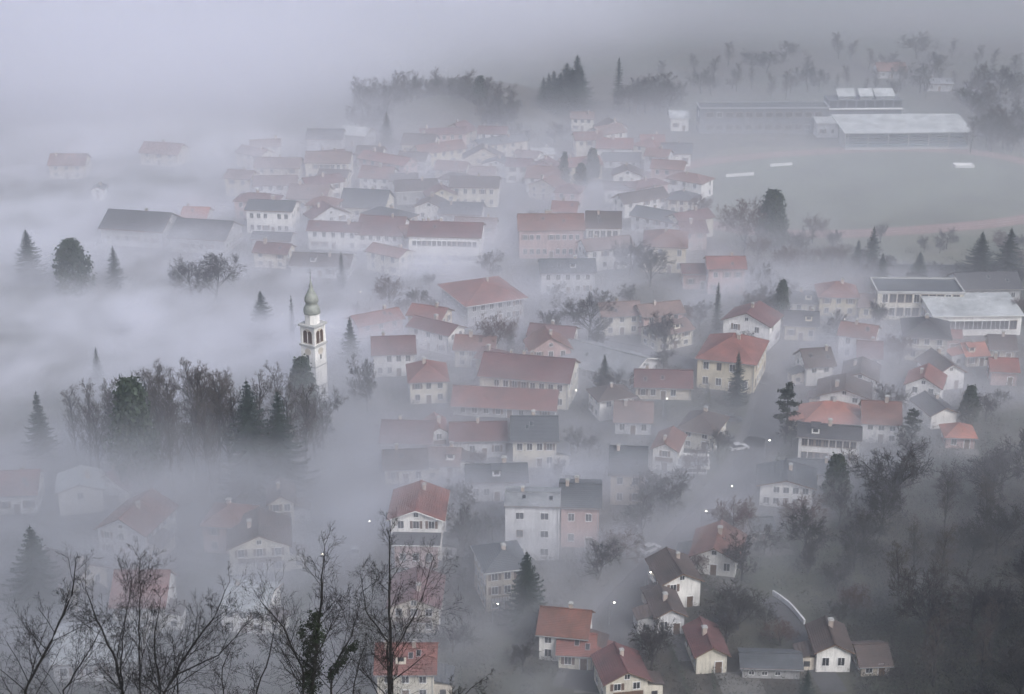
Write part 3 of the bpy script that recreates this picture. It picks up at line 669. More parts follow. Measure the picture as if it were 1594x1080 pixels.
def pack(n_, x0, x1, y0, y1, where, grp, w_lo, w_hi, thick):
    n = 0; tries = 0
    while n < n_ and tries < 3000:
        tries += 1
        px, py = rf.uniform(x0, x1), rf.uniform(y0, y1); s_ = scale_at(py)
        wm_ = rf.uniform(w_lo, w_hi); dm = rf.uniform(7.5, 10); p = at(px, py); cx_, cy_ = p.x, p.y + dm / 2
        if any((cx_ - a_) ** 2 + ((cy_ - b_)) ** 2 < (c_ * 0.74 + wm_ * 0.36) ** 2 for a_, b_, c_ in FOOT): continue
        if any(min((Vector((cx_, cy_)) - q.xy).length_squared for q in pts) < (wd + wm_ * 0.4) ** 2 for pts, wd in ROADS): continue
        if py > 440 and any(abs(px - a_) < (c_ + wm_ * s_) * 0.45 and -8 < py - b_ < d_ + 34 for a_, b_, c_, d_ in KEYH): continue
        n += 1; kd = rf.choice(('x', 'x', 'x', 'y', 'hip')); rm = rf.choice(('red', 'darkred', 'brown', 'redbrown', 'slate', 'faded', 'redbrown', 'darkred'))
        col_ = {'red': 'red', 'darkred': 'dark red', 'brown': 'brown', 'redbrown': 'red brown', 'slate': 'grey', 'faded': 'pinkish'}[rm]
        shp = {'x': 'ridged', 'y': 'gabled', 'hip': 'hipped'}[kd]
        wl = rf.choice(('white', 'cream', 'beige', 'pale', 'white', 'pink', 'yellow'))
        B('house', ('small' if wm_ < 12 else 'long') + ' %s house with %s %s roof %s' % ({'pale': 'grey', 'pink': 'pinkish', 'yellow': 'yellowish'}.get(wl, wl), col_, shp, beside(px, py)), px, py, wm_ * s_ * 0.9, rf.uniform(4.2, 6.4) * s_ * 0.93, dm, rf.choice((-34, -22, -14, -8, 3, 10, 18, 30)), kd, rf.uniform(0.45, 0.65), rm, wl, 2, max(2, int(wm_ / 3)), group=grp)
pack(30, 370, 1090, 222, 430, 'packed', 'houses packed in the old town', 10, 18, 1)
pack(20, 370, 1090, 222, 430, 'packed', 'houses packed in the old town', 7.5, 12, 1)
pack(18, 560, 1060, 520, 690, 'half seen in the mist of the town centre', 'small houses in the misty centre', 8, 12, 1)
pack(2, 30, 500, 800, 960, 'deep in the mist of the lower left quarter', 'small houses in the lower left mist', 8, 11, 1)
pack(7, 1230, 1590, 490, 600, 'among the gardens of the right hand quarter', 'small houses in the right hand quarter', 7, 10, 1)

# -- church tower
tb = at(492, 628)
tower = link('church_tower', None, None, tb, R(-32), (1, 1, 0.92)); tag(tower, 'slender white church bell tower with green onion spire rising above the misty grove', 'tower')
hw = 1.98
m = MB(); m.box(-hw, hw, -hw, hw, -0.5, 15.6); m.box(-hw + .12, hw - .12, -hw + .12, hw - .12, 15.6, 20.6)
for sx in (-1, 1):
    for sy in (-1, 1): m.box(min(sx*hw, sx*(hw-.55)), max(sx*hw, sx*(hw-.55)), min(sy*hw, sy*(hw-.55)), max(sy*hw, sy*(hw-.55)), 15.6, 20.6)
m.build('shaft', W['white'], tower)
for z, e, t_ in ((5.2, .12, .3), (10.4, .12, .3), (15.6, .24, .45), (20.6, .34, .5)):
    m = MB(); m.box(-hw - e, hw + e, -hw - e, hw + e, z, z + t_); m.build('cornice', M_CONC, tower)
def arch(w_, h, dep_, n=8):
    mm = MB(); pts = [(-w_/2, 0), (w_/2, 0)] + [(w_/2 * math.cos(math.pi * i / n), h - w_/2 + w_/2 * math.sin(math.pi * i / n)) for i in range(n + 1)]
    b0 = len(pts)
    mm.v = [(x, -dep_, z) for x, z in pts] + [(x, 0.06, z) for x, z in pts]
    mm.f = [tuple(range(b0))] + [(i, i + b0, (i + 1) % b0 + b0, (i + 1) % b0) for i in range(b0)]; mm.m = [0] * len(mm.f)
    return mm
belf = arch(1.05, 3.1, 0.03).mesh('belfry_opening', plain('belfry_shadow_wood', (0.055, 0.026, 0.014), 0.9))
trim = arch(2.6, 3.7, 0.015).mesh('belfry_surround', W['beige'])
slit = arch(0.5, 1.3, 0.03).mesh('slit_window', M_GLASS)
for fa_ in (0, math.pi/2, -math.pi/2, math.pi):
    ln = Vector((math.sin(fa_), -math.cos(fa_), 0)); lt = Vector((math.cos(fa_), math.sin(fa_), 0))
    p = ln * (hw - 0.11); so = link('belfry_surround', trim, tower, (p.x, p.y, 16.3), fa_)
    for s in (-0.62, 0.62):
        p = ln * (hw - 0.09) + lt * s; link('belfry_opening', belf, tower, (p.x, p.y, 16.5), fa_)
    p = ln * (hw - 0.11) ; cm = MB(); cm.lathe([(0.11, 0), (0.11, 2.5)], 6); co = link('colonnette', cm.mesh('colonnette', W['white']), tower, (p.x, p.y, 16.5))
    p = ln * hw; link('slit_window', slit, tower, (p.x, p.y, 12.2), fa_)
    ck = MB(); ck.lathe([(0.85, 0), (0.85, 0.08)], 20); cko = ck.build('clock_face', W['beige'], tower); cko.location = (ln.x * hw, ln.y * hw, 14.3); cko.rotation_euler = (math.pi/2, 0, fa_)
m = MB(); m.lathe([(1.7, 21.1), (1.7, 23.3), (1.85, 23.3), (1.85, 23.6)], 8, off=math.pi/8); m.build('drum', W['white'], tower)
m = MB(); m.lathe([(1.9, 23.6), (1.98, 24.0), (1.85, 24.9), (1.45, 25.7), (1.25, 26.1), (1.6, 26.6), (1.62, 27.3), (1.2, 28.3), (0.72, 29.2), (0.45, 30.0), (0.5, 30.3), (0.3, 30.9), (0.14, 31.6), (0.05, 32.6)], 8, off=math.pi/8)
m.build('spire', M_COPPER, tower, smooth=True)
m = MB(); m.lathe([(0.05, 32.4), (0.22, 32.7), (0.05, 33.0)], 8); m.box(-.04, .04, -.04, .04, 32.9, 34.2); m.box(-.38, .38, -.045, .045, 33.6, 33.68); m.build('cross', M_STEEL, tower)

# -- stadium buildings
g = at(1412, 232); s_ = scale_at(232)
gs = link('grandstand', None, None, g, R(2)); tag(gs, 'stadium grandstand with long pale sheet roof on slim white columns', 'grandstand')
L = 200 / s_; H = 6.4
m = MB(); m.prism([(-L/2 - 1, -1.5, H), (L/2 + 1, -1.5, H), (L/2 - 1, 13, H + 3.4), (-L/2 - 3, 13, H + 3.4)], 0.3); m.build('roof', T['white'], gs)
m = MB(); m.box(-L/2, L/2, 9.5, 10, 0, H + 1.9); m.build('rear_wall', plain('stand_panel', (0.16, 0.2, 0.23), 0.6, 0.2, 0.3), gs)
for i in range(7):
    m = MB(); m.box(-0.14, 0.14, -0.14, 0.14, 0, H - 0.3); o = m.build('column', M_CONC, gs); o.location = (-L/2 + 0.6 + i * (L - 1.2) / 6, -0.9, 0)
for i in range(6):
    m = MB(); m.box(-L/2 + .3, L/2 - .3, 0, 1.45, 0, 0.55); o = m.build('seat_row', plain('seat_blue', (0.10, 0.15, 0.19), 0.6) if i == 0 else bpy.data.materials['seat_blue'], gs); o.location = (0, 0.6 + i * 1.45, 0.4 + 0.55 * i)
m = MB(); m.box(-L/2, L/2, -0.6, -0.3, 0, 0.9); m.build('front_wall', M_CONC, gs)
for i, (x0, x1) in enumerate(((-L/2 - .2, -L/2), (L/2, L/2 + .2))):
    m = MB(); m.box(x0, x1, 0, 9.9, 0, H + 0.3); m.build('end_wall', M_CONC, gs)
B('annex', 'small white annex at the end of the stadium grandstand', 1288, 214, 34, 22, 8, 2, 'shed', 0.2, 'white', 'pale', 1, 2, cat='annex', chim=0, door=False)
ch = link('clubhouse', None, None, at(1345, 192), R(2)); tag(ch, 'clubhouse with three white roof panels and dark glass behind the grandstand', 'building')
Lc = 118 / scale_at(192)
m = MB(); m.box(-Lc/2, Lc/2, 0, 9, 0, 9.0); m.build('wall', W['slate'], ch)
for i in range(8):
    x = (-0.44 + i * 0.126) * Lc; m = MB(); m.box(x - 1.4, x + 1.4, -0.08, 0.05, 6.3, 8.6); m.build('window', M_GLASS, ch)
for x, w_ in ((-0.25, 3.4), (0.02, 2.6), (0.27, 3.8)):
    m = MB(); m.prism([(x*Lc - w_, 1, 10.2), (x*Lc + w_, 1, 10.2), (x*Lc + w_, 6, 12.2), (x*Lc - w_, 6, 12.2)], 0.25); m.box(x*Lc - w_ + .4, x*Lc + w_ - .4, 1.6, 6, 9.0, 9.95); m.build('roof_panel', T['white'], ch)
m = MB(); m.box(-Lc/2 - .4, Lc/2 + .4, -1.2, -0.1, 5.6, 5.95); m.build('canopy', M_FRAME_W, ch)
B('school_building', 'long low grey blue building with window bands beyond the stadium', 1188, 208, 206, 40, 12, 1, 'flat', 0, 'slate', 'slate', 2, 12, cat='building', chim=0, wsize=(2.4, 1.7), over=0.3, door=False, fascia=M_STEEL, white=False)
B('house', 'white stepped house at the end of the long low grey blue building', 1058, 204, 28, 20, 9, 0, 'shed', 0.2, 'white', 'white', 1, 2, chim=0)
B('house', 'faint reddish roofed house in the haze behind the clubhouse', 1388, 122, 44, 12, 12, 0, 'x', 0.6, 'redbrown', 'grey', 1, 3)
B('house', 'pale roofed house in the haze right of the clubhouse', 1462, 142, 40, 12, 10, -6, 'x', 0.4, 'concrete', 'grey', 1, 3)
B('house', 'faint grey house among the trees far right', 1530, 150, 38, 14, 10, 8, 'x', 0.5, 'slate', 'pale', 1, 3)
def slab(name, label, cat, px, py, lx, ly, lz, rz, mat, z0=0.03):
    m = MB(); m.box(-lx/2, lx/2, -ly/2, ly/2, z0, z0 + lz, 0); m.box(-lx/2 + .05, lx/2 - .05, -ly/2 + .05, ly/2 - .05, z0 + lz, z0 + lz + 0.12, 1)
    o = m.build(name, mat); o.location = at(px, py); o.rotation_euler.z = R(rz); tag(o, label, cat)
slab('landing_mat', 'white covered landing mat on the red track before the grandstand', 'mat', 1500, 259, 6.5, 4.0, 0.7, 0, [M_FRAME_W, W['white']])
slab('touchline_bench', 'long white board at the near left side of the pitch', 'board', 1152, 274, 10, 0.5, 0.9, 14, [M_FRAME_W, W['white']])
slab('touchline_bench', 'shorter white board further along the left side of the pitch', 'board', 1216, 258, 8, 0.5, 0.8, 14, [M_FRAME_W, W['white']])
def walls():
    a, b_ = at(1368, 430), at(1600, 432); mid = (a + b_) / 2
    root = link('boundary_wall', None, None, mid, math.atan2(b_.y - a.y, b_.x - a.x)); tag(root, 'long dark stadium boundary wall behind the row of spruces', 'wall')
    L = (b_ - a).length; n = 10
    for i in range(n):
        m = MB(); x0 = -L/2 + i * L / n; m.box(x0 + .04, x0 + L/n - .04, -0.2, 0.2, -0.3, 3.4); m.box(x0 + .04, x0 + L/n - .04, -0.28, 0.28, 3.4, 3.55); m.build('panel', plain('dark_panel', (0.06, 0.065, 0.075)) if i == 0 else bpy.data.materials['dark_panel'], root)
    # low white parapet by the lane
    pts = smooth_path([at(1203, 926), at(1228, 944), at(1252, 972)], 2.0)
    mb = MB()
    for i in range(len(pts) - 1):
        p, q = pts[i], pts[i+1]; t = (q - p).normalized(); nn = Vector((t.y, -t.x, 0)) * 0.16
        b = len(mb.v)
        for c in (p - nn, p + nn, q + nn, q - nn):
            mb.v.append((c.x, c.y, 0)); mb.v.append((c.x, c.y, 0.95))
        mb.f += [(b, b+2, b+3, b+1), (b+2, b+4, b+5, b+3), (b+4, b+6, b+7, b+5), (b+6, b, b+1, b+7), (b+1, b+3, b+5, b+7)]; mb.m += [0] * 5
    tag(mb.build('parapet_wall', W['pale']), 'low pale parapet curving along the upper lane', 'wall')
walls()

# ------------------------------------------------------------------ trees
def grow(rnd, mbT, mbC, p, d, length, r, lvl, P):
    maxl = P['levels']; n = 4 if lvl < 2 else (3 if lvl < maxl else 2)
    pts = [p.copy()]; rad = [r]; seg = length / n; cur = p.copy(); dd = d.copy()
    rend = r * (0.55 if lvl else P.get('taper', 0.5))
    for i in range(n):
        dd = (dd + Vector((rnd.gauss(0, 1), rnd.gauss(0, 1), rnd.gauss(0, 0.6))) * P['wob'] + Vector((0, 0, P['up'] * (0.5 if lvl else 0.2)))).normalized()
        cur = cur + dd * seg; pts.append(cur.copy()); rad.append(r + (rend - r) * (i + 1) / n)
    sides = 6 if lvl == 0 else (4 if lvl == 1 else 3)
    (mbT if lvl < P.get('split', 2) else mbC).tube(pts, [max(x, P['rmin']) for x in rad], sides)
    if lvl >= maxl: return
    nb = P['nb'][lvl]
    for i in range(nb):
        if lvl == 0: t = P['first'] + (1 - P['first']) * (i + rnd.random() * 0.8) / nb
        else: t = 0.25 + 0.75 * (i + rnd.random()) / nb
        t = min(t, 0.999); fi = t * n; j = int(fi); q = pts[j].lerp(pts[j+1], fi - j)
        ax = (pts[j+1] - pts[j]).normalized()
        az = rnd.random() * 6.283 + i * 2.4
        perp = ax.cross(Vector((math.cos(az), math.sin(az), 0.3))).normalized()
        ang = R(rnd.uniform(*P['ang'][min(lvl, len(P['ang']) - 1)]))
        nd = (ax * math.cos(ang) + perp * math.sin(ang)).normalized()
        ll = length * P['ratio'][min(lvl, len(P['ratio']) - 1)] * rnd.uniform(0.7, 1.15) * (1 - P.get('topshort', 0.35) * (t if lvl == 0 else 0.5 * t))
        rr = max(P['rmin'], (rad[j] + (rad[j+1] - rad[j]) * (fi - j)) * P['rr'])
        grow(rnd, mbT, mbC, q, nd, ll, rr, lvl + 1, P)
def bare_tree(seed, P, twig=None):
    rnd = random.Random(seed); a, b_ = MB(), MB()
    grow(rnd, a, b_, Vector((0, 0, -0.4)), Vector((0, 0, 1)), P['h'], P['r'], 0, P)
    return a.mesh('trunk', M_BARK), b_.mesh('crown', twig or M_TWIG), max(v[2] for v in b_.v)
BROAD = dict(h=9, r=0.30, levels=4, nb=[12, 9, 6, 4], ang=[(32, 66), (28, 62), (28, 65), (30, 70)], ratio=[0.80, 0.50, 0.52, 0.62], wob=0.07, up=0.10, first=0.28, rmin=0.027, rr=0.5, topshort=0.25)
TALL = dict(h=17, r=0.27, levels=4, nb=[22, 8, 5, 3], ang=[(24, 50), (28, 58), (28, 65), (30, 70)], ratio=[0.33, 0.52, 0.55, 0.65], wob=0.05, up=0.09, first=0.22, rmin=0.019, rr=0.55, topshort=0.5)
VASE = dict(h=6, r=0.26, levels=4, nb=[10, 9, 6, 4], ang=[(16, 44), (22, 50), (28, 58), (30, 65)], ratio=[1.1, 0.5, 0.52, 0.6], wob=0.06, up=0.11, first=0.25, rmin=0.027, rr=0.5)
BROADS = [bare_tree(s, BROAD) for s in (1, 2, 3)]; TALLS = [bare_tree(s, TALL, M_TWIGB) for s in (11, 12, 13, 14)]; VASES = [bare_tree(s, VASE) for s in (21, 22)]
REDDISH = [bare_tree(31, BROAD, M_TWIGR)]

def spruce(seed, H=16.0, rad=3.4, mat=None, whorls=24, droop=0.30, dens=1.0, taper=0.9, bare=0.07):
    rnd = random.Random(seed); t, c = MB(), MB()
    t.tube([Vector((0, 0, -0.4)), Vector((0, 0, H * 0.5)), Vector((0, 0, H * 0.99))], [H * 0.018, H * 0.010, 0.02], 6)
    ph = rnd.uniform(0, 6.28)
    for i in range(whorls):
        f = i / (whorls - 1); z = H * (bare + (0.97 - bare) * f ** 0.92)
        rr = rad * (1 - f) ** taper * rnd.uniform(0.80, 1.10) + 0.22
        nb = max(4, int((9 - 3.5 * f) * dens))
        for b_ in range(nb):
            a = 6.283 * (b_ + rnd.random() * 0.7) / nb + i * 1.7
            L = rr * rnd.choice((0.55, 0.8, 0.95, 1.0, 1.12, 1.25)) * (1 + 0.14 * math.sin(2 * a + ph + 3 * f))
            dx, dy = math.cos(a), math.sin(a); px_, py_ = -dy, dx; zz = z + rnd.uniform(-.3, .3) * (1 - f * .6)
            drop = droop * L * rnd.uniform(0.6, 1.3); nk = max(3, int(L / 0.30))
            def pt(s_, side=0.0, dz=0.0):
                return (dx * L * s_ + px_ * side, dy * L * s_ + py_ * side, zz - drop * s_ * (1.5 - 0.9 * s_ * s_) + dz)
            for q in range(nk):          # fingers of needles along the bough, hanging twigs below it
                s0 = (q + 0.15) / nk; fl = (0.42 + 0.26 * L * (1 - s0)) * rnd.uniform(0.6, 1.2); w0 = 0.45 / nk
                for sg in (-1, 1):
                    c.poly([pt(s0), pt(min(s0 + w0 + 0.30 * fl / max(L, .3), 1.06), sg * fl, -0.22 * fl - 0.1 * rnd.random()), pt(min(s0 + w0 * 1.8, 1.0))])
                c.poly([pt(s0), pt(s0 + w0, rnd.uniform(-.12, .12), -(0.25 + 0.3 * (1 - s0)) * rnd.uniform(0.5, 1.2)), pt(min(s0 + w0 * 2, 1.0))])
            c.poly([pt(0.9, -0.1), pt(1.1, 0, 0.06), pt(0.9, 0.1)])
    c.poly([(-0.12, 0, H * 0.93), (0.12, 0, H * 0.93), (0, 0, H * 1.02)]); c.poly([(0, -0.12, H * 0.93), (0, 0.12, H * 0.93), (0, 0, H * 1.02)])
    return t.mesh('trunk', M_BARK), c.mesh('crown', mat or M_NEEDLE), H
SPRUCES = [spruce(41, 16, 4.6, whorls=28, dens=1.4), spruce(42, 16, 5.5, whorls=29, dens=1.6), spruce(43, 16, 4.1, whorls=25, dens=1.2)]
NARROW = [spruce(44, 16, 2.0, whorls=26, dens=0.9)]
SPARSE = [spruce(45, 16, 2.6, whorls=16, dens=0.75, droop=0.1)]
def clumps(rnd, mb, pts, size, n):
    for p in pts:
        for _ in range(n):
            q = p + Vector((rnd.gauss(0, size), rnd.gauss(0, size), rnd.gauss(0, size * 0.7)))
            a = Vector((rnd.gauss(0, 1), rnd.gauss(0, 1), rnd.gauss(0, 1))).normalized(); b_ = a.cross(Vector((rnd.gauss(0, 1), rnd.gauss(0, 1), rnd.gauss(0, 1)))).normalized()
            s = size * rnd.uniform(0.5, 1.1)
            mb.poly([q - a * s, q + b_ * s * 0.7, q + a * s * 1.1, q - b_ * s * 0.7])
def evergreen(seed, H, prof, mat, n=420, size=0.34, per=9):
    rnd = random.Random(seed); t, c = MB(), MB()
    t.tube([Vector((0, 0, -0.4)), Vector((0.1, 0, H * 0.45)), Vector((0, 0.1, H * 0.9))], [H * 0.02, H * 0.013, 0.03], 6)
    ph = [rnd.uniform(0, 6.28) for _ in range(4)]; pts = []
    for _ in range(n):
        f = rnd.random() ** 0.85; a = rnd.uniform(0, 6.283)
        rr = prof(f) * (1 + 0.16 * math.sin(3 * a + ph[0] + 5 * f) + 0.12 * math.sin(5 * a + ph[1] - 9 * f)) * (rnd.random() ** 0.35)
        pts.append(Vector((rr * math.cos(a), rr * math.sin(a), H * (0.06 + 0.93 * f))))
    clumps(rnd, c, pts, size, per)
    for p in pts[::6]:
        t.tube([Vector((0, 0, max(0.2, p.z - p.xy.length * 0.5))), p], [0.06, 0.02], 3)
    return t.mesh('trunk', M_BARK), c.mesh('crown', mat), H
CYPRESS = [evergreen(51, 14, lambda f: 1.75 * math.sin(math.pi * min(1, 0.18 + 0.82 * f)) ** 0.7 * (1 - f * 0.35) + 0.1, M_EVER)]
DOME = [evergreen(52, 14, lambda f: 4.3 * math.sqrt(max(0, 1 - (f * 1.02 - 0.28) ** 2 / 0.56)) if f < 0.99 else 0.4, M_EVER, 620, 0.42, 10), evergreen(53, 14, lambda f: 3.6 * math.sqrt(max(0.0, 1 - f)) * (0.6 + 0.6 * min(1, f * 3)) + .2, M_EVER, 560, 0.4, 10)]
def pine(seed, H=15.0):
    rnd = random.Random(seed); t, c = MB(), MB()
    t.tube([Vector((0, 0, -0.4)), Vector((0.2, 0, H * 0.4)), Vector((-0.1, 0.1, H * 0.75)), Vector((0.1, 0, H * 0.97))], [0.26, 0.2, 0.12, 0.04], 6)
    for i in range(17):
        f = 0.3 + 0.7 * i / 16; a = i * 2.4 + rnd.random(); L = (3.9 - 2.7 * (f - 0.3) / 0.7) * rnd.uniform(0.65, 1.15)
        b0 = Vector((0, 0, H * f * 0.96)); e = b0 + Vector((math.cos(a) * L, math.sin(a) * L, L * 0.16)); t.tube([b0, (b0 + e) / 2 + Vector((0, 0, -0.1)), e], [0.09, 0.06, 0.03], 4)
        pts = []
        for q in range(11):
            s = rnd.uniform(0.35, 1.05); pts.append(b0.lerp(e, s) + Vector((rnd.gauss(0, 0.45), rnd.gauss(0, 0.45), rnd.gauss(0.12, 0.1))))
        clumps(rnd, c, pts, 0.3, 18)
    return t.mesh('trunk', M_BARK), c.mesh('crown', M_PINE), H
PINES = [pine(61), pine(62)]
rt = random.Random(9)
def tree(name, label, kind, px, py, top, wide=1.0, group=None, cat='tree', z=None, rz=None):
    """px, py: foot of the trunk in the photograph's pixels; top: row of its tip"""
    p = at(px, py)
    if z is not None: p.z = z
    hgt = (py - top) / (scale_at(py) * math.cos(dep(py)))
    return plant(name, label, kind, p, hgt, wide, group, cat, rz)
def plant(name, label, kind, p, hgt, wide=1.0, group=None, cat='tree', rz=None):
    tm, cm, H = kind; s = hgt / H
    root = link(name, None, None, (p.x, p.y, p.z), rt.uniform(0, 6.28) if rz is None else rz, (s * wide, s * wide, s)); root.empty_display_size = 1
    link('trunk', tm, root); link('crown', cm, root)
    tag(root, label, cat, group); FOOT.append((p.x, p.y, 1.0))
    return root
S = 'spruce_tree'
tree(S, 'ghostly pale spruce at the far left in thick mist', SPRUCES[1], 48, 440, 352)
tree('pine_tree', 'dark broad crowned pine standing out of the mist at left', DOME[0], 117, 462, 370, 0.95)
tree(S, 'slim spruce right of the dark broad crowned pine', SPRUCES[2], 181, 452, 378, 1.0)
tree('bare_tree', 'round bare tree, leftmost of the pair in the mist', BROADS[0], 296, 470, 386)
tree('bare_tree', 'round bare tree, rightmost and larger of the pair in the mist', BROADS[1], 335, 474, 380, 1.05)
tree(S, 'dark spruce left of the church tower', SPRUCES[1], 409, 530, 447)
tree(S, 'thin sparse spruce between the dark spruce and the church tower', NARROW[0], 456, 530, 455, 0.8)
tree(S, 'dark spruce right of the church tower', SPRUCES[0], 547, 572, 488, 0.9)
tree(S, 'narrow dark spruce standing by the low roofs', NARROW[0], 533, 452, 388, 1.2)
tree(S, 'small spruce tip poking from the mist above the grove', SPRUCES[0], 154, 600, 535, 0.7)
tree(S, 'large spruce left of the grove', SPRUCES[0], 68, 725, 598, 0.9)
tree(S, 'dark green spruce at the lower left corner behind bare branches', SPRUCES[1], 62, 960, 800, 1.05)
tree('evergreen_tree', 'round topped evergreen in front of the church tower foot', DOME[1], 473, 660, 550, 0.8)
tree('spruce_tree', 'tall dark spruce inside the grove, beside the round evergreen', SPRUCES[1], 394, 775, 574, 0.85)
tree('spruce_tree', 'second dark spruce inside the grove, nearer the tower', SPRUCES[0], 440, 772, 592, 0.9)
tree('spruce_tree', 'wide grey green spruce in the middle of the grove', DOME[1], 216, 768, 578, 0.72)
tree('bare_tree', 'slender bare tree left of the round evergreen by the tower', TALLS[0], 434, 690, 548, 0.8)
tree('bare_tree', 'bushy leafless tree hiding the church tower foot', BROADS[0], 503, 700, 588, 0.8)
tree('bare_tree', 'faint bare tree right of the church tower foot', BROADS[2], 572, 640, 545, 0.8)
for i, (px, py, top, kd, wd) in enumerate([(118, 720, 585, 3, .8), (142, 735, 575, 0, .8), (172, 728, 580, 1, .8), (196, 742, 562, 2, .85), (238, 738, 552, 3, .85), (258, 745, 562, 0, .8), (280, 740, 556, 1, .85),
        (302, 750, 552, 2, .9), (322, 742, 550, 3, .85), (342, 752, 556, 0, .9), (362, 745, 560, 1, .9), (380, 756, 572, 2, .85), (412, 752, 566, 3, .85), (452, 748, 580, 0, .8), (478, 740, 590, 1, .85), (492, 725, 600, 2, .8), (155, 755, 610, 3, .8), (270, 765, 600, 1, .8), (330, 768, 610, 0, .8), (425, 762, 620, 2, .8),
        (248, 700, 545, 1, .9), (312, 705, 548, 1, .9), (352, 700, 555, 2, .9), (462, 705, 575, 2, .9)]):
    tree('bare_tree', 'tall leafless tree standing within the dense grove below the church tower', TALLS[kd], px, py, top, wd, 'leafless trees of the grove')
tree('bare_tree', 'large round leafless tree left of the grey hall', BROADS[2], 918, 538, 452, 1.25)
tree('bare_tree', 'leafless tree with reddish twigs above the long red roofs', REDDISH[0], 770, 560, 482, 1.05)
tree(S, 'small dark evergreen right of the reddish leafless tree', SPRUCES[2], 795, 555, 500, 0.8)
tree('bare_tree', 'vase shaped leafless tree behind the grey hall', VASES[0], 1034, 548, 480, 1.2)
tree('bare_tree', 'leafless tree in front of the bright yellow corner building, left one', BROADS[0], 980, 432, 358, 1.05)
tree('bare_tree', 'leafless tree in front of the bright yellow corner building, right one', VASES[1], 1012, 446, 376, 1.2)
tree('bare_tree', 'brownish leafless tree beside the dark dense tree below the pitch', REDDISH[0], 1158, 394, 304, 1.0)
tree('evergreen_tree', 'dark dense tall tree below the pitch', DOME[1], 1200, 390, 294, 0.95)
tree('bare_tree', 'small reddish leafless tree at the edge of the pitch', REDDISH[0], 1088, 344, 298, 0.95)
tree('cypress_tree', 'dark pointed cypress among the upper houses', CYPRESS[0], 904, 308, 253, 1.5)
tree('cypress_tree', 'paler narrow cypress left of the dark pointed one', CYPRESS[0], 878, 296, 236, 1.0)
tree(S, 'bluish spruce right above the dark pointed cypress', DOME[1], 922, 282, 230, 0.8)
tree('cypress_tree', 'tall slender cypress beside the red roofs, right of the yellow building', CYPRESS[0], 1215, 512, 432, 1.05)
tree(S, 'thin pointed conifer left of the red roofs', NARROW[0], 1115, 520, 434, 1.0)
tree(S, 'small spruce, leftmost of the row in front of the pitch', SPRUCES[0], 1333, 426, 370, 1.1)
tree(S, 'tallest spruce in the row in front of the pitch', SPRUCES[2], 1355, 430, 348, 1.1)
tree(S, 'dark pointed spruce third in the row in front of the pitch', SPRUCES[1], 1370, 454, 390, 1.0)
tree(S, 'dark broad spruce before the flat roofed school', SPRUCES[1], 1428, 448, 388, 1.2)
tree(S, 'broad dark spruce at the right end of the boundary wall', SPRUCES[1], 1522, 442, 356, 1.25)
tree(S, 'dark spruce at the right edge beyond the modern hall', SPRUCES[0], 1566, 440, 350, 1.2)
tree('pine_tree', 'dark layered pine beside the orange roof', PINES[0], 1222, 690, 592, 0.9)
tree('pine_tree', 'small dark layered pine beside the red brown roofed white house', PINES[1], 1416, 702, 632, 1.0)
tree('evergreen_tree', 'dark rounded evergreen below the long white building', DOME[1], 1298, 795, 700, 0.8)
tree('evergreen_tree', 'dark evergreen beside the blank white gable at the wood edge', DOME[1], 1506, 665, 596, 0.8)
tree(S, 'grey spruce beside the grey hall gable', SPRUCES[1], 940, 622, 545, 0.8)
tree(S, 'grey spruce in front of the large yellow building', SPRUCES[0], 1146, 632, 540, 0.75)
tree(S, 'dark dense spruce beside the tall beige house', SPRUCES[1], 820, 978, 842, 1.0)
tree(S, 'small dark conifer tip by the lane at the bottom edge', SPRUCES[2], 1254, 1098, 1032, 1.0)
tree('bare_tree', 'leafless tree in front of the white gabled house, centre', BROADS[1], 1038, 803, 722, 1.2)
tree('bare_tree', 'leafless tree with pale trunks between the road and the dark wood', VASES[0], 1250, 864, 780, 1.35)
tree('bare_tree', 'big spreading leafless tree at the upper edge of the dark wood', BROADS[0], 1386, 808, 664, 1.2)
tree('bare_tree', 'leafless tree at the right edge low in the dark wood', VASES[1], 1540, 1005, 885, 0.75)
tree('bare_tree', 'small misty leafless tree beside the pale grey block', BROADS[2], 720, 855, 770, 0.9)
tree('bare_tree', 'dim leafless tree beside the road below the pink house', BROADS[1], 930, 908, 825, 1.1)
tree('bare_tree', 'dim leafless tree left of the main road, lower centre', VASES[0], 1000, 844, 768, 1.2)
tree(S, 'blue green spruce on the flank of the knoll', SPRUCES[1], 603, 232, 172, 0.9)
# trees ringing the knoll
def on_ground(px, py):
    p = at(px, py)
    for _ in range(8):
        p.z = ground_z(p.x, p.y); q = at(px, py, p.z); p.x, p.y = q.x, q.y
    return p
pp = on_ground(748, 182); plant('pine_tree', 'taller round topped pine at the right of the knoll', DOME[0], pp, 15.5, 0.6)
for i in range(26):
    f = i / 25; px = 556 + 240 * f + rt.uniform(-4, 4); py = 198 - 28 * math.sin(math.pi * min(1, f * 0.9 + 0.1)) + rt.uniform(-5, 5)
    p = on_ground(px, py)
    plant('bare_tree', 'misty leafless tree in the row crowning the knoll behind the town', (TALLS + BROADS[:1])[i % 5], p, rt.uniform(12, 16.5), rt.uniform(1.1, 1.5), 'trees crowning the knoll')
for i, (px, py, top) in enumerate([(862, 168, 108), (882, 172, 96), (846, 176, 118), (898, 166, 84), (872, 178, 112), (854, 172, 112), (890, 178, 104)]):
    tree(S, 'tall hazy spruce in the misty clump at the top, left of the thin spire tree', SPRUCES[i % 3], px, py, top, 1.35, 'misty clump of spruces at the top')
tree(S, 'dark narrow spruce right beside the misty clump at the top', SPRUCES[0], 905, 172, 106, 0.9)
tree(S, 'thin spire shaped tree alone against the mist at the top', NARROW[0], 962, 172, 88, 1.2)
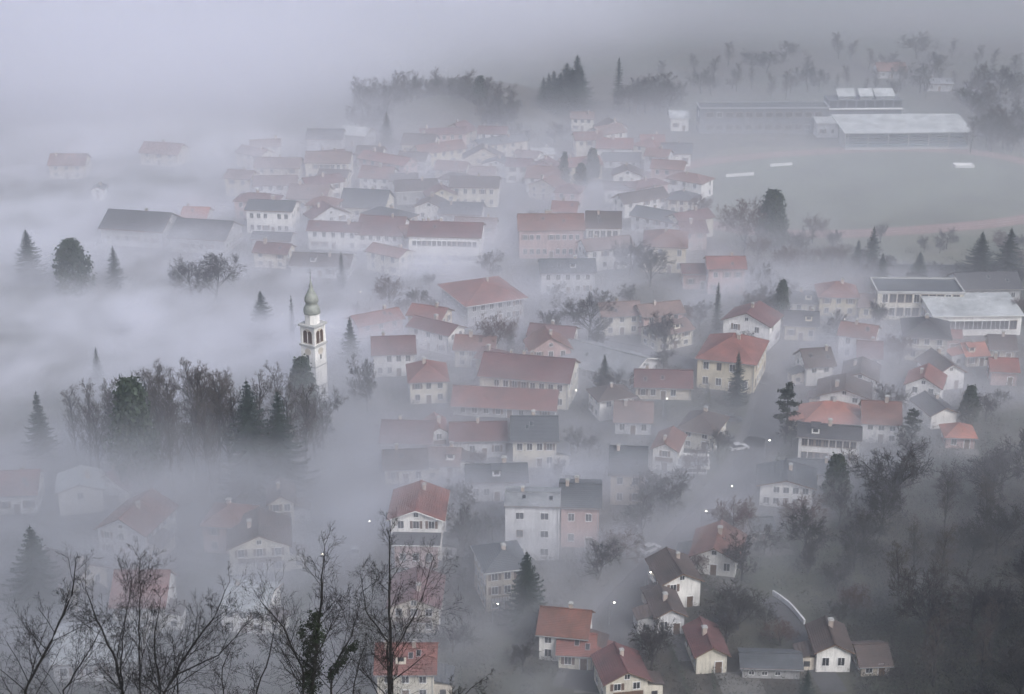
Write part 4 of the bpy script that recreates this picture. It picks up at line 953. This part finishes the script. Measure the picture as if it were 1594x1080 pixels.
for i, (px, py, top) in enumerate([(978, 178, 126), (992, 176, 122), (1005, 178, 116), (1028, 176, 124), (1018, 172, 108), (1040, 178, 122)]):
    tree('bare_tree', 'hazy leafless tree in the low clump right of the spire shaped tree', BROADS[i % 3], px, py, top, 1.3, 'low clump of hazy trees at the top')
for i, (px, py, top) in enumerate([(802, 222, 186), (818, 226, 196), (862, 222, 186), (876, 220, 190)]):
    tree('bare_tree', 'small hazy leafless tree in the row left of the small cream house', BROADS[i % 3], px, py, top, 1.1, 'hazy row by the small cream house')
for i in range(24):
    px = 1090 + i * 21 + rt.uniform(-8, 8); py = rt.uniform(138, 158)
    tree('bare_tree', 'hazy leafless tree in the belt beyond the stadium', (BROADS + TALLS)[i % 7], px, py, py - rt.uniform(30, 52), 1.1, 'tree belt beyond the stadium')
rh = random.Random(55)
for i in range(18):
    px = 1040 + i * 32 + rh.uniform(-14, 14); py = rh.uniform(88, 126)
    p = on_ground(px, py)
    plant('bare_tree', 'hazy tree', (TALLS + BROADS)[i % 7], p, rh.uniform(8, 13), rh.uniform(1.2, 1.8), 'trees on the hazy far rise')
for i in range(16):
    px = (545 + i * 9) if i < 7 else (745 + (i - 7) * 7); py = rh.uniform(192, 210)
    p = on_ground(px, py)
    plant('bare_tree', 'hazy tree', (TALLS + BROADS)[i % 7], p, rh.uniform(7, 11), rh.uniform(1.1, 1.5), 'trees round the foot of the knoll')
for i in range(22):
    px = rt.uniform(1500, 1610); py = rt.uniform(150, 240)
    tree('bare_tree', 'dark hazy leafless tree in the clump right of the grandstand', (TALLS + BROADS)[i % 7], px, py, py - rt.uniform(45, 75), 1.3, 'clump right of the grandstand')
for i in range(7):
    px = 1225 + i * 14; tree('bare_tree', 'small brownish leafless tree in the hedge row before the pitch', REDDISH[0], px, 412 + rt.uniform(-6, 6), 382 + rt.uniform(-6, 6), 1.1, 'hedge row before the pitch')
# the dark wood on the slope
rw = random.Random(77); n = 0; tries = 0
WOOD = []
while n < 36 and tries < 4000:
    tries += 1
    px = rw.uniform(1300, 1680); py = rw.uniform(700, 1120)
    if px < 1345 + max(0, (py - 820)) * 0.35 - (60 if 790 < py < 900 else 0) or (py < 760 and px > 1440): continue
    p = at(px, py)
    for _ in range(6):
        p.z = ground_z(p.x, p.y); q = at(px, py, p.z); p.x, p.y = q.x, q.y
    if any((p.x - a) ** 2 + (p.y - b_) ** 2 < 6.5 ** 2 for a, b_ in WOOD): continue
    if any((p.x - a) ** 2 + (p.y - b_) ** 2 < (c + 1) ** 2 for a, b_, c in FOOT): continue
    WOOD.append((p.x, p.y)); n += 1
    kd = rw.choice(BROADS + TALLS + VASES)
    plant('bare_tree', 'leafless tree within the dark wood on the lower right slope', kd, p, rw.uniform(9, 15), rw.uniform(0.85, 1.25), 'trees of the dark wood')

# small leafless garden trees between the houses
rg = random.Random(19); n = 0; tries = 0
while n < 110 and tries < 6000:
    tries += 1
    px, py = rg.uniform(560, 1590), rg.uniform(330, 1050)
    if px > 1330 and py > 690: continue
    if px < 700 and py > 640: continue
    p = at(px, py)
    if any((p.x - a_) ** 2 + (p.y - b_) ** 2 < (c_ * 0.85 + 1.2) ** 2 for a_, b_, c_ in FOOT): continue
    if any(min((p.xy - q.xy).length_squared for q in pts) < (wd + .5) ** 2 for pts, wd in ROADS): continue
    if ((p.x - sc_.x) / 84) ** 2 + ((p.y - sc_.y) / 62) ** 2 < 1: continue
    if any(abs(px - a_) < c_ * 0.55 and -5 < py - b_ < max(d_ * 1.3, (72 if py > 640 else 0)) for a_, b_, c_, d_ in KEYH) and rg.random() < 0.93: continue
    n += 1
    plant('garden_tree', 'small leafless garden tree in a yard ' + beside(px, py), rg.choice(BROADS + VASES + REDDISH), p, rg.uniform(4.5, 9.5), rg.uniform(0.95, 1.4), 'small leafless garden trees')

# the members of a row are told apart by their place in it
ORD = 'first second third fourth fifth sixth seventh eighth ninth tenth eleventh twelfth thirteenth fourteenth fifteenth sixteenth seventeenth eighteenth nineteenth twentieth'.split()
ORD += ['twenty-' + o for o in ORD[:9]] + ['thirtieth'] + ['thirty-' + o for o in ORD[:9]]
def number_row(group, text):
    mem = [o for o in col.objects if o.get('group') == group and 'category' in o]
    mem.sort(key=lambda o: o.location.x / max(1.0, o.location.y))
    for i, o in enumerate(mem): o['label'] = text % ORD[i]
number_row('leafless trees of the grove', '%s leafless tree from the left in the dense grove below the church tower')
number_row('trees crowning the knoll', '%s misty leafless tree from the left in the row crowning the knoll')
number_row('misty clump of spruces at the top', '%s hazy spruce from the left in the misty clump at the top')
number_row('low clump of hazy trees at the top', '%s leafless tree from the left in the low hazy clump at the top')
number_row('hazy row by the small cream house', '%s hazy leafless tree from the left beside the small cream house')
number_row('tree belt beyond the stadium', '%s hazy leafless tree from the left in the belt beyond the stadium')
number_row('clump right of the grandstand', '%s dark hazy tree from the left in the clump beside the grandstand')
number_row('hedge row before the pitch', '%s brownish leafless tree from the left in the hedge row before the pitch')
number_row('trees on the hazy far rise', '%s faint leafless tree from the left on the hazy far rise')
number_row('trees round the foot of the knoll', '%s small leafless tree from the left round the foot of the knoll')
number_row('trees of the dark wood', '%s leafless tree from the left in the dark wood on the slope')

# low garden shrubs and brush that nobody could count
def brush(name, label, count, area, mat, seed, hmin, hmax, spread, avoid=True, hedges=False):
    rnd = random.Random(seed); mb = MB(); done = 0; tries = 0
    while done < count and tries < count * 12:
        tries += 1
        px, py = area(rnd); p = at(px, py)
        for _ in range(4):
            p.z = ground_z(p.x, p.y); q = at(px, py, p.z); p.x, p.y = q.x, q.y
        if avoid:
            if any((p.x - a) ** 2 + (p.y - b_) ** 2 < c * c * 0.9 for a, b_, c in FOOT): continue
            if ((p.x - sc_.x) / 84) ** 2 + ((p.y - sc_.y) / 62) ** 2 < 1: continue
            if any(min((p.xy - q.xy).length_squared for q in pts) < wd * wd for pts, wd in ROADS): continue
        done += 1; h = rnd.uniform(hmin, hmax); base = Vector((p.x, p.y, p.z))
        for _ in range(int(60 * h)):
            q = base + Vector((rnd.gauss(0, spread), rnd.gauss(0, spread), abs(rnd.gauss(0, h * 0.45))))
            a = Vector((rnd.gauss(0, 1), rnd.gauss(0, 1), rnd.gauss(0.6, 1))).normalized(); b_ = a.cross(Vector((rnd.gauss(0, 1), rnd.gauss(0, 1), 0.3))).normalized(); s = rnd.uniform(0.10, 0.30)
            mb.poly([q - a * s, q + b_ * s * 0.5, q + a * s * 1.3])
    if hedges:
        for hx, hy, ha, hw_, hd, hpy in HEDGE:
            if hpy < 470: continue
            ca_, sa_ = math.cos(ha), math.sin(ha); gx, gy = hw_/2 + rnd.uniform(2.5, 5), hd/2 + rnd.uniform(4, 8)
            for (p0, p1) in (((-gx, -gy), (gx, -gy)), ((-gx, -gy), (-gx, gy)), ((gx, -gy), (gx, gy))):
                if rnd.random() < 0.45: continue
                L_ = math.hypot(p1[0] - p0[0], p1[1] - p0[1]); hh_ = rnd.uniform(0.9, 2.0)
                for q in range(int(L_ / 0.35)):
                    f_ = q * 0.35 / L_; lx, ly = p0[0] + (p1[0] - p0[0]) * f_, p0[1] + (p1[1] - p0[1]) * f_; wx, wy = hx + lx * ca_ - ly * sa_, hy + lx * sa_ + ly * ca_
                    if any((wx - a) ** 2 + (wy - b_) ** 2 < (c * 0.7) ** 2 for a, b_, c in FOOT if c > 1.5): continue
                    if any(min((Vector((wx, wy)) - q_.xy).length_squared for q_ in pts) < wd * wd for pts, wd in ROADS): continue
                    gz = ground_z(wx, wy)
                    for _ in range(11):
                        p = Vector((wx + rnd.gauss(0, .22), wy + rnd.gauss(0, .22), gz + rnd.random() * hh_)); a = Vector((rnd.gauss(0, 1), rnd.gauss(0, 1), rnd.gauss(0, 1))).normalized(); b_ = a.cross(Vector((0.3, 0.2, 1))).normalized(); s = rnd.uniform(0.12, 0.26)
                        mb.poly([p - a * s, p + b_ * s * 0.7, p + a * s])
    o = mb.build(name, mat); tag(o, label, kind='stuff'); return o
brush('undergrowth', 'low leafless brush and garden shrubs between the houses', 2600, lambda r: (r.uniform(0, 1600), 250 + 830 * r.random() ** 0.75), M_BRUSH, 3, 0.7, 2.6, 1.0)
brush('hedges', 'clipped dark garden hedges round the nearer houses', 0, None, M_EVER, 8, 1, 2, 1.0, True, True)
brush('undergrowth', 'dark brushwood floor of the wood on the slope', 900, lambda r: (r.uniform(1310, 1700), r.uniform(690, 1150)), M_BARK, 4, 0.8, 3.0, 1.0)

# ------------------------------------------------------------------ street lamps and cars
LAMPS = [(557, 478, 'lit street lamp alone in the mist above the whitish house'), (1190, 712, 'lit street lamp at the top of the main road'), (1131, 786, 'lit street lamp halfway along the main road'),
    (1091, 826, 'lit street lamp on the main road above the red brown gable roof'), (948, 972, 'lit street lamp beside the road near the lighter red wing'), (767, 972, 'lit street lamp at the foot of the tall beige house'),
    (890, 634, 'lit street lamp at the yellow end of the long red roofed building'), (496, 895, 'lit street lamp by the empty misty street'), (570, 840, 'dim lit street lamp left of the tall white gabled house'),
    (1307, 520, 'lit street lamp near the small yellow houses'), (1301, 545, 'lower lit street lamp below the small yellow houses'), (1004, 922, 'lit street lamp beside the cream white gabled house'),
    (1032, 648, 'lit street lamp in mist below the grey hall'), (612, 548, 'lit street lamp behind the whitish house'), (437, 512, 'lit street lamp left of the church tower')]
pole = MB(); pole.tube([Vector((0, 0, 0)), Vector((0, 0, 2.6)), Vector((0, 0, 5.0))], [0.09, 0.07, 0.05], 6); pole = pole.mesh('pole', M_STEEL)
arm = MB(); arm.tube([Vector((0, 0, 4.9)), Vector((0.25, 0, 5.25)), Vector((0.9, 0, 5.3))], [0.05, 0.04, 0.035], 5); arm = arm.mesh('arm', M_STEEL)
head = MB(); head.box(0.75, 1.45, -0.14, 0.14, 5.27, 5.40); head = head.mesh('lamp_head', M_STEEL)
bulb = MB(); bulb.lathe([(0.04, 5.04), (0.13, 5.09), (0.17, 5.16), (0.14, 5.26)], 8, 0, 1.1, 0); bulb = bulb.mesh('bulb', M_GLOW)
for px, py, lab in LAMPS:
    p = at(px, py); s = (py - (py - 24)) and 1.0
    r_ = link('street_lamp', None, None, p, rt.uniform(-0.6, 0.6), 0.8); tag(r_, lab, 'street lamp', 'lit street lamps')
    link('pole', pole, r_); link('arm', arm, r_); h_ = link('lamp_head', head, r_); link('bulb', bulb, h_)
def car_meshes():
    m = MB(); L = 2.1; W_ = 0.86
    prof = [(-L, 0.32), (L, 0.32), (L, 0.62), (1.9, 0.78), (1.0, 0.92), (-1.75, 0.95), (-2.05, 0.85)]
    b = 0; n_ = len(prof)
    for y in (-W_, W_):
        for x, z in prof: m.v.append((x, y, z))
    m.f = [tuple(range(n_)), tuple(range(2*n_ - 1, n_ - 1, -1))] + [(i, (i+1) % n_, (i+1) % n_ + n_, i + n_) for i in range(n_)]; m.m = [0] * len(m.f)
    c = MB(); top = [(0.95, 0.925), (0.35, 1.42), (-1.15, 1.45), (-1.78, 0.955)]
    for y, k_ in ((-W_ + .04, 1), (W_ - .04, 1)):
        for x, z in top: c.v.append((x, y * (1 if z < 1 else 0.86), z))
    c.f = [(0, 1, 2, 3), (7, 6, 5, 4), (0, 4, 5, 1), (2, 6, 7, 3)]; c.m = [0] * 4
    r = MB(); r.v = [(0.36, -.73, 1.425), (-1.16, -.73, 1.455), (-1.16, .73, 1.455), (0.36, .73, 1.425), (0.3, -.70, 1.47), (-1.1, -.70, 1.5), (-1.1, .70, 1.5), (0.3, .70, 1.47)]
    r.f = [(4, 7, 6, 5), (0, 4, 5, 1), (1, 5, 6, 2), (2, 6, 7, 3), (3, 7, 4, 0)]; r.m = [0] * 5
    t = MB(); t.lathe([(0.2, -0.1), (0.32, -0.1), (0.32, 0.1), (0.2, 0.1)], 12)
    return m, c, r, t.mesh('wheel', plain('tyre_rubber', (0.02, 0.02, 0.02)))
cb, cg, cr, cw = car_meshes()
PAINT = {n_: plain('car_paint_' + n_, c_, 0.3, 0.05) for n_, c_ in {'white': (0.40, 0.40, 0.41), 'silver': (0.20, 0.21, 0.23), 'dark': (0.04, 0.045, 0.055), 'red': (0.25, 0.03, 0.03)}.items()}
CARM = {n_: (cb.mesh('body', p_), cr.mesh('roof', p_)) for n_, p_ in PAINT.items()}; CAB = cg.mesh('cabin_glass', M_GLASS)
CARS = [(1012, 858, 40, 'white', 'white car on the main road left of the red brown gable roof'),
    (1150, 700, 20, 'white', 'white car parked near the ochre walled house'), (1140, 655, -10, 'dark', 'dark car parked in front of the large yellow building'), (1130, 968, 30, 'dark', 'dark car in the garden between the lower houses'), (553, 862, 92, 'silver', 'silver car on the empty misty street'),
    (1352, 1028, 70, 'dark', 'dark car beside the small white house by the wood')]
for px, py, rz, cl, lab in CARS:
    p = at(px, py); r_ = link('parked_car', None, None, (p.x, p.y, 0.035), R(rz)); tag(r_, lab, 'car', 'parked cars')
    link('body', CARM[cl][0], r_); g_ = link('cabin_glass', CAB, r_); link('roof', CARM[cl][1], r_)
    for x in (-1.3, 1.3):
        for y in (-0.82, 0.82):
            o = link('wheel', cw, r_, (x, y, 0.32)); o.rotation_euler = (math.pi / 2, 0, 0)

# ------------------------------------------------------------------ bare foreground trees on the viewpoint's own hillside
def fg_tree(name, label, Y, stems, seed, P, ivy=None):
    rnd = random.Random(seed); a, b_ = MB(), MB()
    foot = at_y(stems[0][0][0], stems[0][0][1], Y); foot.z = ground_z(foot.x, Y) - 0.3; org = foot.copy()
    for st in stems:
        pts = [at_y(px, py, Y + dy) - org for px, py, r, dy in st]; rad = [r for *_, r, dy in st]
        if st is stems[0] or len(stems) == 1 or True:
            low = pts[0].copy(); low.z = 0.0; low.x = low.x * 0.8; pts = [low] + pts; rad = [rad[0] * 1.25] + rad
        # resample with wobble
        P2, R2 = [], []
        for i in range(len(pts) - 1):
            L_ = (pts[i+1] - pts[i]).length; n_ = max(2, int(L_ / 0.35))
            for q in range(n_):
                t = q / n_; c = pts[i].lerp(pts[i+1], t)
                c += Vector((rnd.gauss(0, 1), rnd.gauss(0, 1), 0)) * 0.018; P2.append(c); R2.append(rad[i] + (rad[i+1] - rad[i]) * t)
        P2.append(pts[-1]); R2.append(rad[-1]); a.tube(P2, R2, 7)
        vis = st[0][1]; z0 = pts[1].z; n_ = len(P2)
        for i in range(n_):
            if P2[i].z < z0 - 1.2: continue
            f = (P2[i].z - z0) / max(0.1, pts[-1].z - z0)
            if rnd.random() > P.get('bd', 0.75): continue
            for _ in range(rnd.choice((1, 1, 2))):
                ax = (P2[min(i+1, n_-1)] - P2[i-1]).normalized(); az = rnd.random() * 6.283
                perp = ax.cross(Vector((math.cos(az), math.sin(az), 0.2))).normalized(); ang = R(rnd.uniform(28, 58))
                d = (ax * math.cos(ang) + perp * math.sin(ang) + Vector((0, 0, 0.15))).normalized()
                L_ = P['bl'] * (1.12 - 0.78 * max(0, f)) * rnd.uniform(0.4, 1.15)
                grow(rnd, a, b_, P2[i], d, L_, max(0.008, R2[i] * 0.36), 1, dict(levels=4 if f < 0.75 else 3, nb=[0, 8, 4, 3], ang=[(0, 0), (28, 58), (28, 62), (28, 62)], ratio=[1, 0.46, 0.5, 0.55], wob=0.075, up=0.07, rmin=0.0036, rr=0.5, split=2))
    root = link(name, None, None, org); root.empty_display_size = 1
    a.build('trunk', M_BARKD, root); b_.build('crown', M_BARKD, root)
    if ivy:
        m = MB()
        for (px, py, dy, r) in ivy:
            c = at_y(px, py, Y + dy) - org
            clumps(rnd, m, [c + Vector((rnd.gauss(0, r * .5), rnd.gauss(0, r * .5), rnd.gauss(0, .1))) for _ in range(16)], 0.05, 7)
        m.build('ivy', M_IVY, root)
    tag(root, label, 'tree', 'bare trees in the foreground'); return root
FP = dict(bl=2.3, bd=1.0)
fg_tree('bare_tree', 'foreground bare tree leaning right at the lower left corner', 50, [[(40, 1075, 0.0523, 0), (85, 985, 0.0430, .1), (112, 925, 0.0307, .2), (118, 872, 0.0123, .3)], [(100, 1075, 0.0307, -.6), (140, 1010, 0.0216, -.6), (165, 960, 0.0086, -.7)]], 101, FP)
fg_tree('bare_tree', 'foreground bare tree with forked stems, second from the left', 52, [[(190, 1075, 0.0523, 0), (182, 1030, 0.0461, 0), (150, 965, 0.0307, .1), (132, 912, 0.0098, .2)], [(188, 1045, 0.0307, .1), (192, 980, 0.0246, .4), (205, 900, 0.0098, .5)], [(218, 1075, 0.0307, -.4), (217, 980, 0.0277, -.5), (218, 870, 0.0086, -.5)]], 102, FP)
fg_tree('bare_tree', 'foreground bare tree with long boughs spreading right, below the mist', 49, [[(255, 1078, 0.0554, 0), (290, 1020, 0.0430, .1), (330, 965, 0.0277, .2), (358, 905, 0.0098, .3)], [(248, 1070, 0.0339, -.3), (240, 1000, 0.0277, -.4), (250, 930, 0.0098, -.4)], [(275, 1050, 0.0307, .5), (340, 1020, 0.0216, .7), (390, 965, 0.0086, .9)]], 103, FP)
fg_tree('bare_tree', 'ivy clad foreground bare tree with thick trunk', 48, [[(485, 1078, 0.0738, 0), (492, 1010, 0.0615, 0), (500, 930, 0.0369, .1), (505, 850, 0.0098, .2)], [(515, 1045, 0.0369, .2), (548, 990, 0.0277, .5), (560, 940, 0.0086, .8)], [(470, 1040, 0.0369, -.2), (440, 975, 0.0246, -.4), (405, 935, 0.0086, -.6)]], 104, FP,
        ivy=[(484 + rt.uniform(-9, 9) + (1070 - y) * 0.07, y, 0, 0.22) for y in range(955, 1085, 6)] + [(515 + (1050 - y) * 0.8, y, .3, 0.12) for y in range(1005, 1055, 7)] + [(474, 1000, -.2, 0.16), (470, 985, -.2, .1)])
fg_tree('bare_tree', 'tall straight foreground bare tree with slender rising branches', 51, [[(607, 1078, 0.0615, 0), (608, 1000, 0.0523, 0), (606, 920, 0.0369, .05), (607, 812, 0.0086, .1)], [(610, 1020, 0.0307, .2), (650, 950, 0.0216, .6), (675, 870, 0.0074, .9)], [(603, 1000, 0.0307, -.3), (570, 950, 0.0197, -.6), (560, 890, 0.0074, -.8)]], 105, FP)
fg_tree('bare_tree', 'low twiggy foreground sapling right of the tall straight tree', 46, [[(545, 1095, 0.0246, 0), (560, 1030, 0.0184, .1), (575, 985, 0.0061, .2)], [(700, 1110, 0.0184, .5), (735, 1070, 0.0123, .6), (760, 1050, 0.0049, .7)]], 106, dict(bl=0.9, bd=0.6))
fg_tree('bare_tree', 'thin foreground sapling between the forked and the ivy clad tree', 46, [[(395, 1090, 0.0307, 0), (420, 1020, 0.0216, .1), (432, 960, 0.0074, .2)], [(350, 1095, 0.0246, .4), (345, 1040, 0.0184, .5), (372, 985, 0.0061, .6)]], 107, dict(bl=1.2, bd=0.7))

# ------------------------------------------------------------------ haze and mist
MIST_COLOR = (0.93, 0.935, 1.0)
def volume_mat(name, density, aniso=0.2, color=MIST_COLOR):
    m = bpy.data.materials.new(name); m.use_nodes = True; nt = m.node_tree; nt.nodes.clear()
    out = nt.nodes.new('ShaderNodeOutputMaterial'); v = nt.nodes.new('ShaderNodeVolumePrincipled')
    v.inputs['Color'].default_value = (*color, 1); v.inputs['Anisotropy'].default_value = aniso; v.inputs['Density'].default_value = density
    nt.links.new(v.outputs[0], out.inputs['Volume'])
    return m, nt, v
hz = MB(); hz.box(-5200, 5200, -500, 7300, -2.0, 760)
tag(hz.build('haze', volume_mat('haze_air', 0.00028, 0.2, (0.80, 0.87, 1.0))[0]), 'thin even haze filling the valley air', kind='stuff')

# drifting ground mist, the weaker light nearby put into a greyer colour: banks that thin out towards their rims, torn by wind-drawn noise
WISP = (0.020, 0.026, 0.055)
def bank(px, py, rx, ry, rz, density, zc=0.0, torn=True):
    p = at(px, py); return (p.x, p.y, zc, rx, ry, rz, density, torn)
MIST = [
    bank(660, 430, 420, 240, 34, 0.0060, 0, False), # thin layer over the whole town
    bank(60, 440, 185, 190, 11, 0.095),             # thick bank over the left of the valley
    bank(20, 100, 320, 230, 95, 0.0260, 0, False),  # high bright mist beyond the town, upper left
    bank(230, 170, 150, 120, 45, 0.0240, 0, False), # its near edge
    bank(600, 40, 210, 130, 85, 0.0180, 0, False),  # behind the knoll
    bank(160, 275, 120, 70, 26, 0.0220),            # over the faint far houses
    bank(300, 560, 90, 50, 13, 0.050),              # behind the grove
    bank(540, 330, 160, 130, 28, 0.0110),           # over the old town
    bank(700, 300, 170, 120, 26, 0.0035, 0, False),
    bank(640, 470, 80, 46, 15, 0.0350),             # bright strip right of the church tower
    bank(920, 338, 80, 18, 10, 0.0350),             # ribbon behind the long row
    bank(1095, 450, 75, 60, 20, 0.0150),            # below the pitch
    bank(1330, 250, 240, 150, 34, 0.0070, 0, False),# over the pitch
    bank(1300, 60, 420, 240, 85, 0.0044, 0, False), # over the far fields
    bank(1540, 760, 60, 28, 24, 0.0110),            # before the dark wood
    bank(880, 570, 160, 120, 13, 0.0340),           # torn low veils between the centre houses
    bank(820, 850, 80, 90, 15, 0.0280),             # over the yards at the lower centre
    bank(1240, 590, 110, 62, 13, 0.0170)]           # and down the streets on the right
DIMMED_MIST = [  # nearer mist banks, darkened by colour to look less lit
    bank(300, 752, 70, 30, 12, 0.036),              # at the foot of the grove
    bank(140, 850, 78, 85, 30, 0.0520),             # among the lower left houses
    bank(410, 860, 46, 80, 26, 0.0200),             # left of the empty street
    bank(530, 780, 34, 120, 22, 0.0090),            # along the empty street
    bank(790, 720, 110, 80, 26, 0.0120),            # between the centre houses
    bank(820, 930, 95, 65, 24, 0.0115),             # lower centre
    bank(1330, 900, 50, 30, 16, 0.0040),            # before the dark wood
    bank(1480, 900, 60, 50, 14, 0.0025, 10),        # between the trees of the wood
    bank(1200, 680, 90, 60, 20, 0.0070)]            # along the main road
def mist(BANKS, name, label, color, lo, hi, tear, rest):
    m, snt, v = volume_mat(name + '_air', 1.0, 0.15, color)
    v.inputs['Density Attribute'].default_value = 'density'
    m.cycles.volume_step_rate = 5.0
    nt = bpy.data.node_groups.new('mist_field', 'GeometryNodeTree')
    nt.interface.new_socket('Geometry', in_out='OUTPUT', socket_type='NodeSocketGeometry')
    def math_(op, a, b_=None, clamp=False):
        n = nt.nodes.new('ShaderNodeMath'); n.operation = op; n.use_clamp = clamp
        for i, x in enumerate((a, b_)):
            if x is None: continue
            if isinstance(x, bpy.types.NodeSocket): nt.links.new(x, n.inputs[i])
            else: n.inputs[i].default_value = x
        return n.outputs[0]
    def vm(op, a, b_):
        n = nt.nodes.new('ShaderNodeVectorMath'); n.operation = op
        for i, x in enumerate((a, b_)):
            if isinstance(x, bpy.types.NodeSocket): nt.links.new(x, n.inputs[i])
            else: n.inputs[i].default_value = x
        return n.outputs['Value'] if op == 'DOT_PRODUCT' else n.outputs[0]
    def nz(vec, scale, detail, rough=0.55, out='Fac'):
        n = nt.nodes.new('ShaderNodeTexNoise'); n.inputs['Scale'].default_value = 1.0; n.inputs['Detail'].default_value = detail; n.inputs['Roughness'].default_value = rough
        nt.links.new(vm('MULTIPLY', vec, scale), n.inputs['Vector']); return n.outputs[out]
    P = nt.nodes.new('GeometryNodeInputPosition').outputs[0]
    warp = vm('MULTIPLY', vm('SUBTRACT', nz(P, (0.014, 0.014, 0.03), 3, 0.6, 'Color'), (0.5, 0.5, 0.5)), (90, 90, 16))
    Q = vm('ADD', P, warp)
    total = {True: None, False: None}
    for x, y, z, rx, ry, rz, d, torn in BANKS:
        q = vm('MULTIPLY', vm('SUBTRACT', Q, (x, y, z)), (1 / rx, 1 / ry, 1 / rz))
        b_ = math_('SUBTRACT', 1.0, vm('DOT_PRODUCT', q, q), True)
        b_ = math_('MULTIPLY', math_('MULTIPLY', b_, b_), d * 1.4)
        total[torn] = b_ if total[torn] is None else math_('ADD', total[torn], b_)
    # streaks drawn out along the drift of the air
    ca, sa = math.cos(R(28)), math.sin(R(28))
    cmb = nt.nodes.new('ShaderNodeCombineXYZ')
    nt.links.new(vm('DOT_PRODUCT', Q, (ca * 0.019, sa * 0.019, 0)), cmb.inputs[0]); nt.links.new(vm('DOT_PRODUCT', Q, (-sa * 0.056, ca * 0.056, 0)), cmb.inputs[1]); nt.links.new(vm('DOT_PRODUCT', Q, (0, 0, 0.095)), cmb.inputs[2])
    t = math_('MULTIPLY', math_('SUBTRACT', nz(cmb.outputs[0], (1, 1, 1), 5, 0.66), 0.41), 1 / 0.19, True)
    t = math_('MULTIPLY', t, t)
    t = math_('ADD', math_('MULTIPLY', t, tear), rest)
    dens = math_('MULTIPLY', total[True], t)
    if total[False] is not None: dens = math_('ADD', dens, total[False])
    vc = nt.nodes.new('GeometryNodeVolumeCube'); nt.links.new(dens, vc.inputs['Density'])
    vc.inputs['Background'].default_value = 0.0
    vc.inputs['Min'].default_value = lo; vc.inputs['Max'].default_value = hi
    for ax, c in zip('XYZ', range(3)): vc.inputs['Resolution ' + ax].default_value = max(8, int((hi[c] - lo[c]) / (3.6 if c < 2 else 2.6)))
    sm = nt.nodes.new('GeometryNodeSetMaterial'); sm.inputs['Material'].default_value = m
    out = nt.nodes.new('NodeGroupOutput')
    nt.links.new(vc.outputs[0], sm.inputs[0]); nt.links.new(sm.outputs[0], out.inputs[0])
    b = MB(); b.box(lo[0], hi[0], lo[1], hi[1], lo[2], hi[2])
    o = b.build(name, m); tag(o, label, kind='stuff')
    md = o.modifiers.new(name + '_field', 'NODES'); md.node_group = nt
mist(MIST, 'mist', 'drifting banks of pale ground mist over the town and valley', MIST_COLOR, (-640, 190, -2), (640, 1110, 94), 1.75, 0.16)
mist(DIMMED_MIST, 'dimmed_mist', 'ground mist among the nearer houses, its dimmer light put into a greyer colour', (0.72, 0.735, 0.79), (-260, 190, -2), (260, 560, 40), 1.1, 0.38)
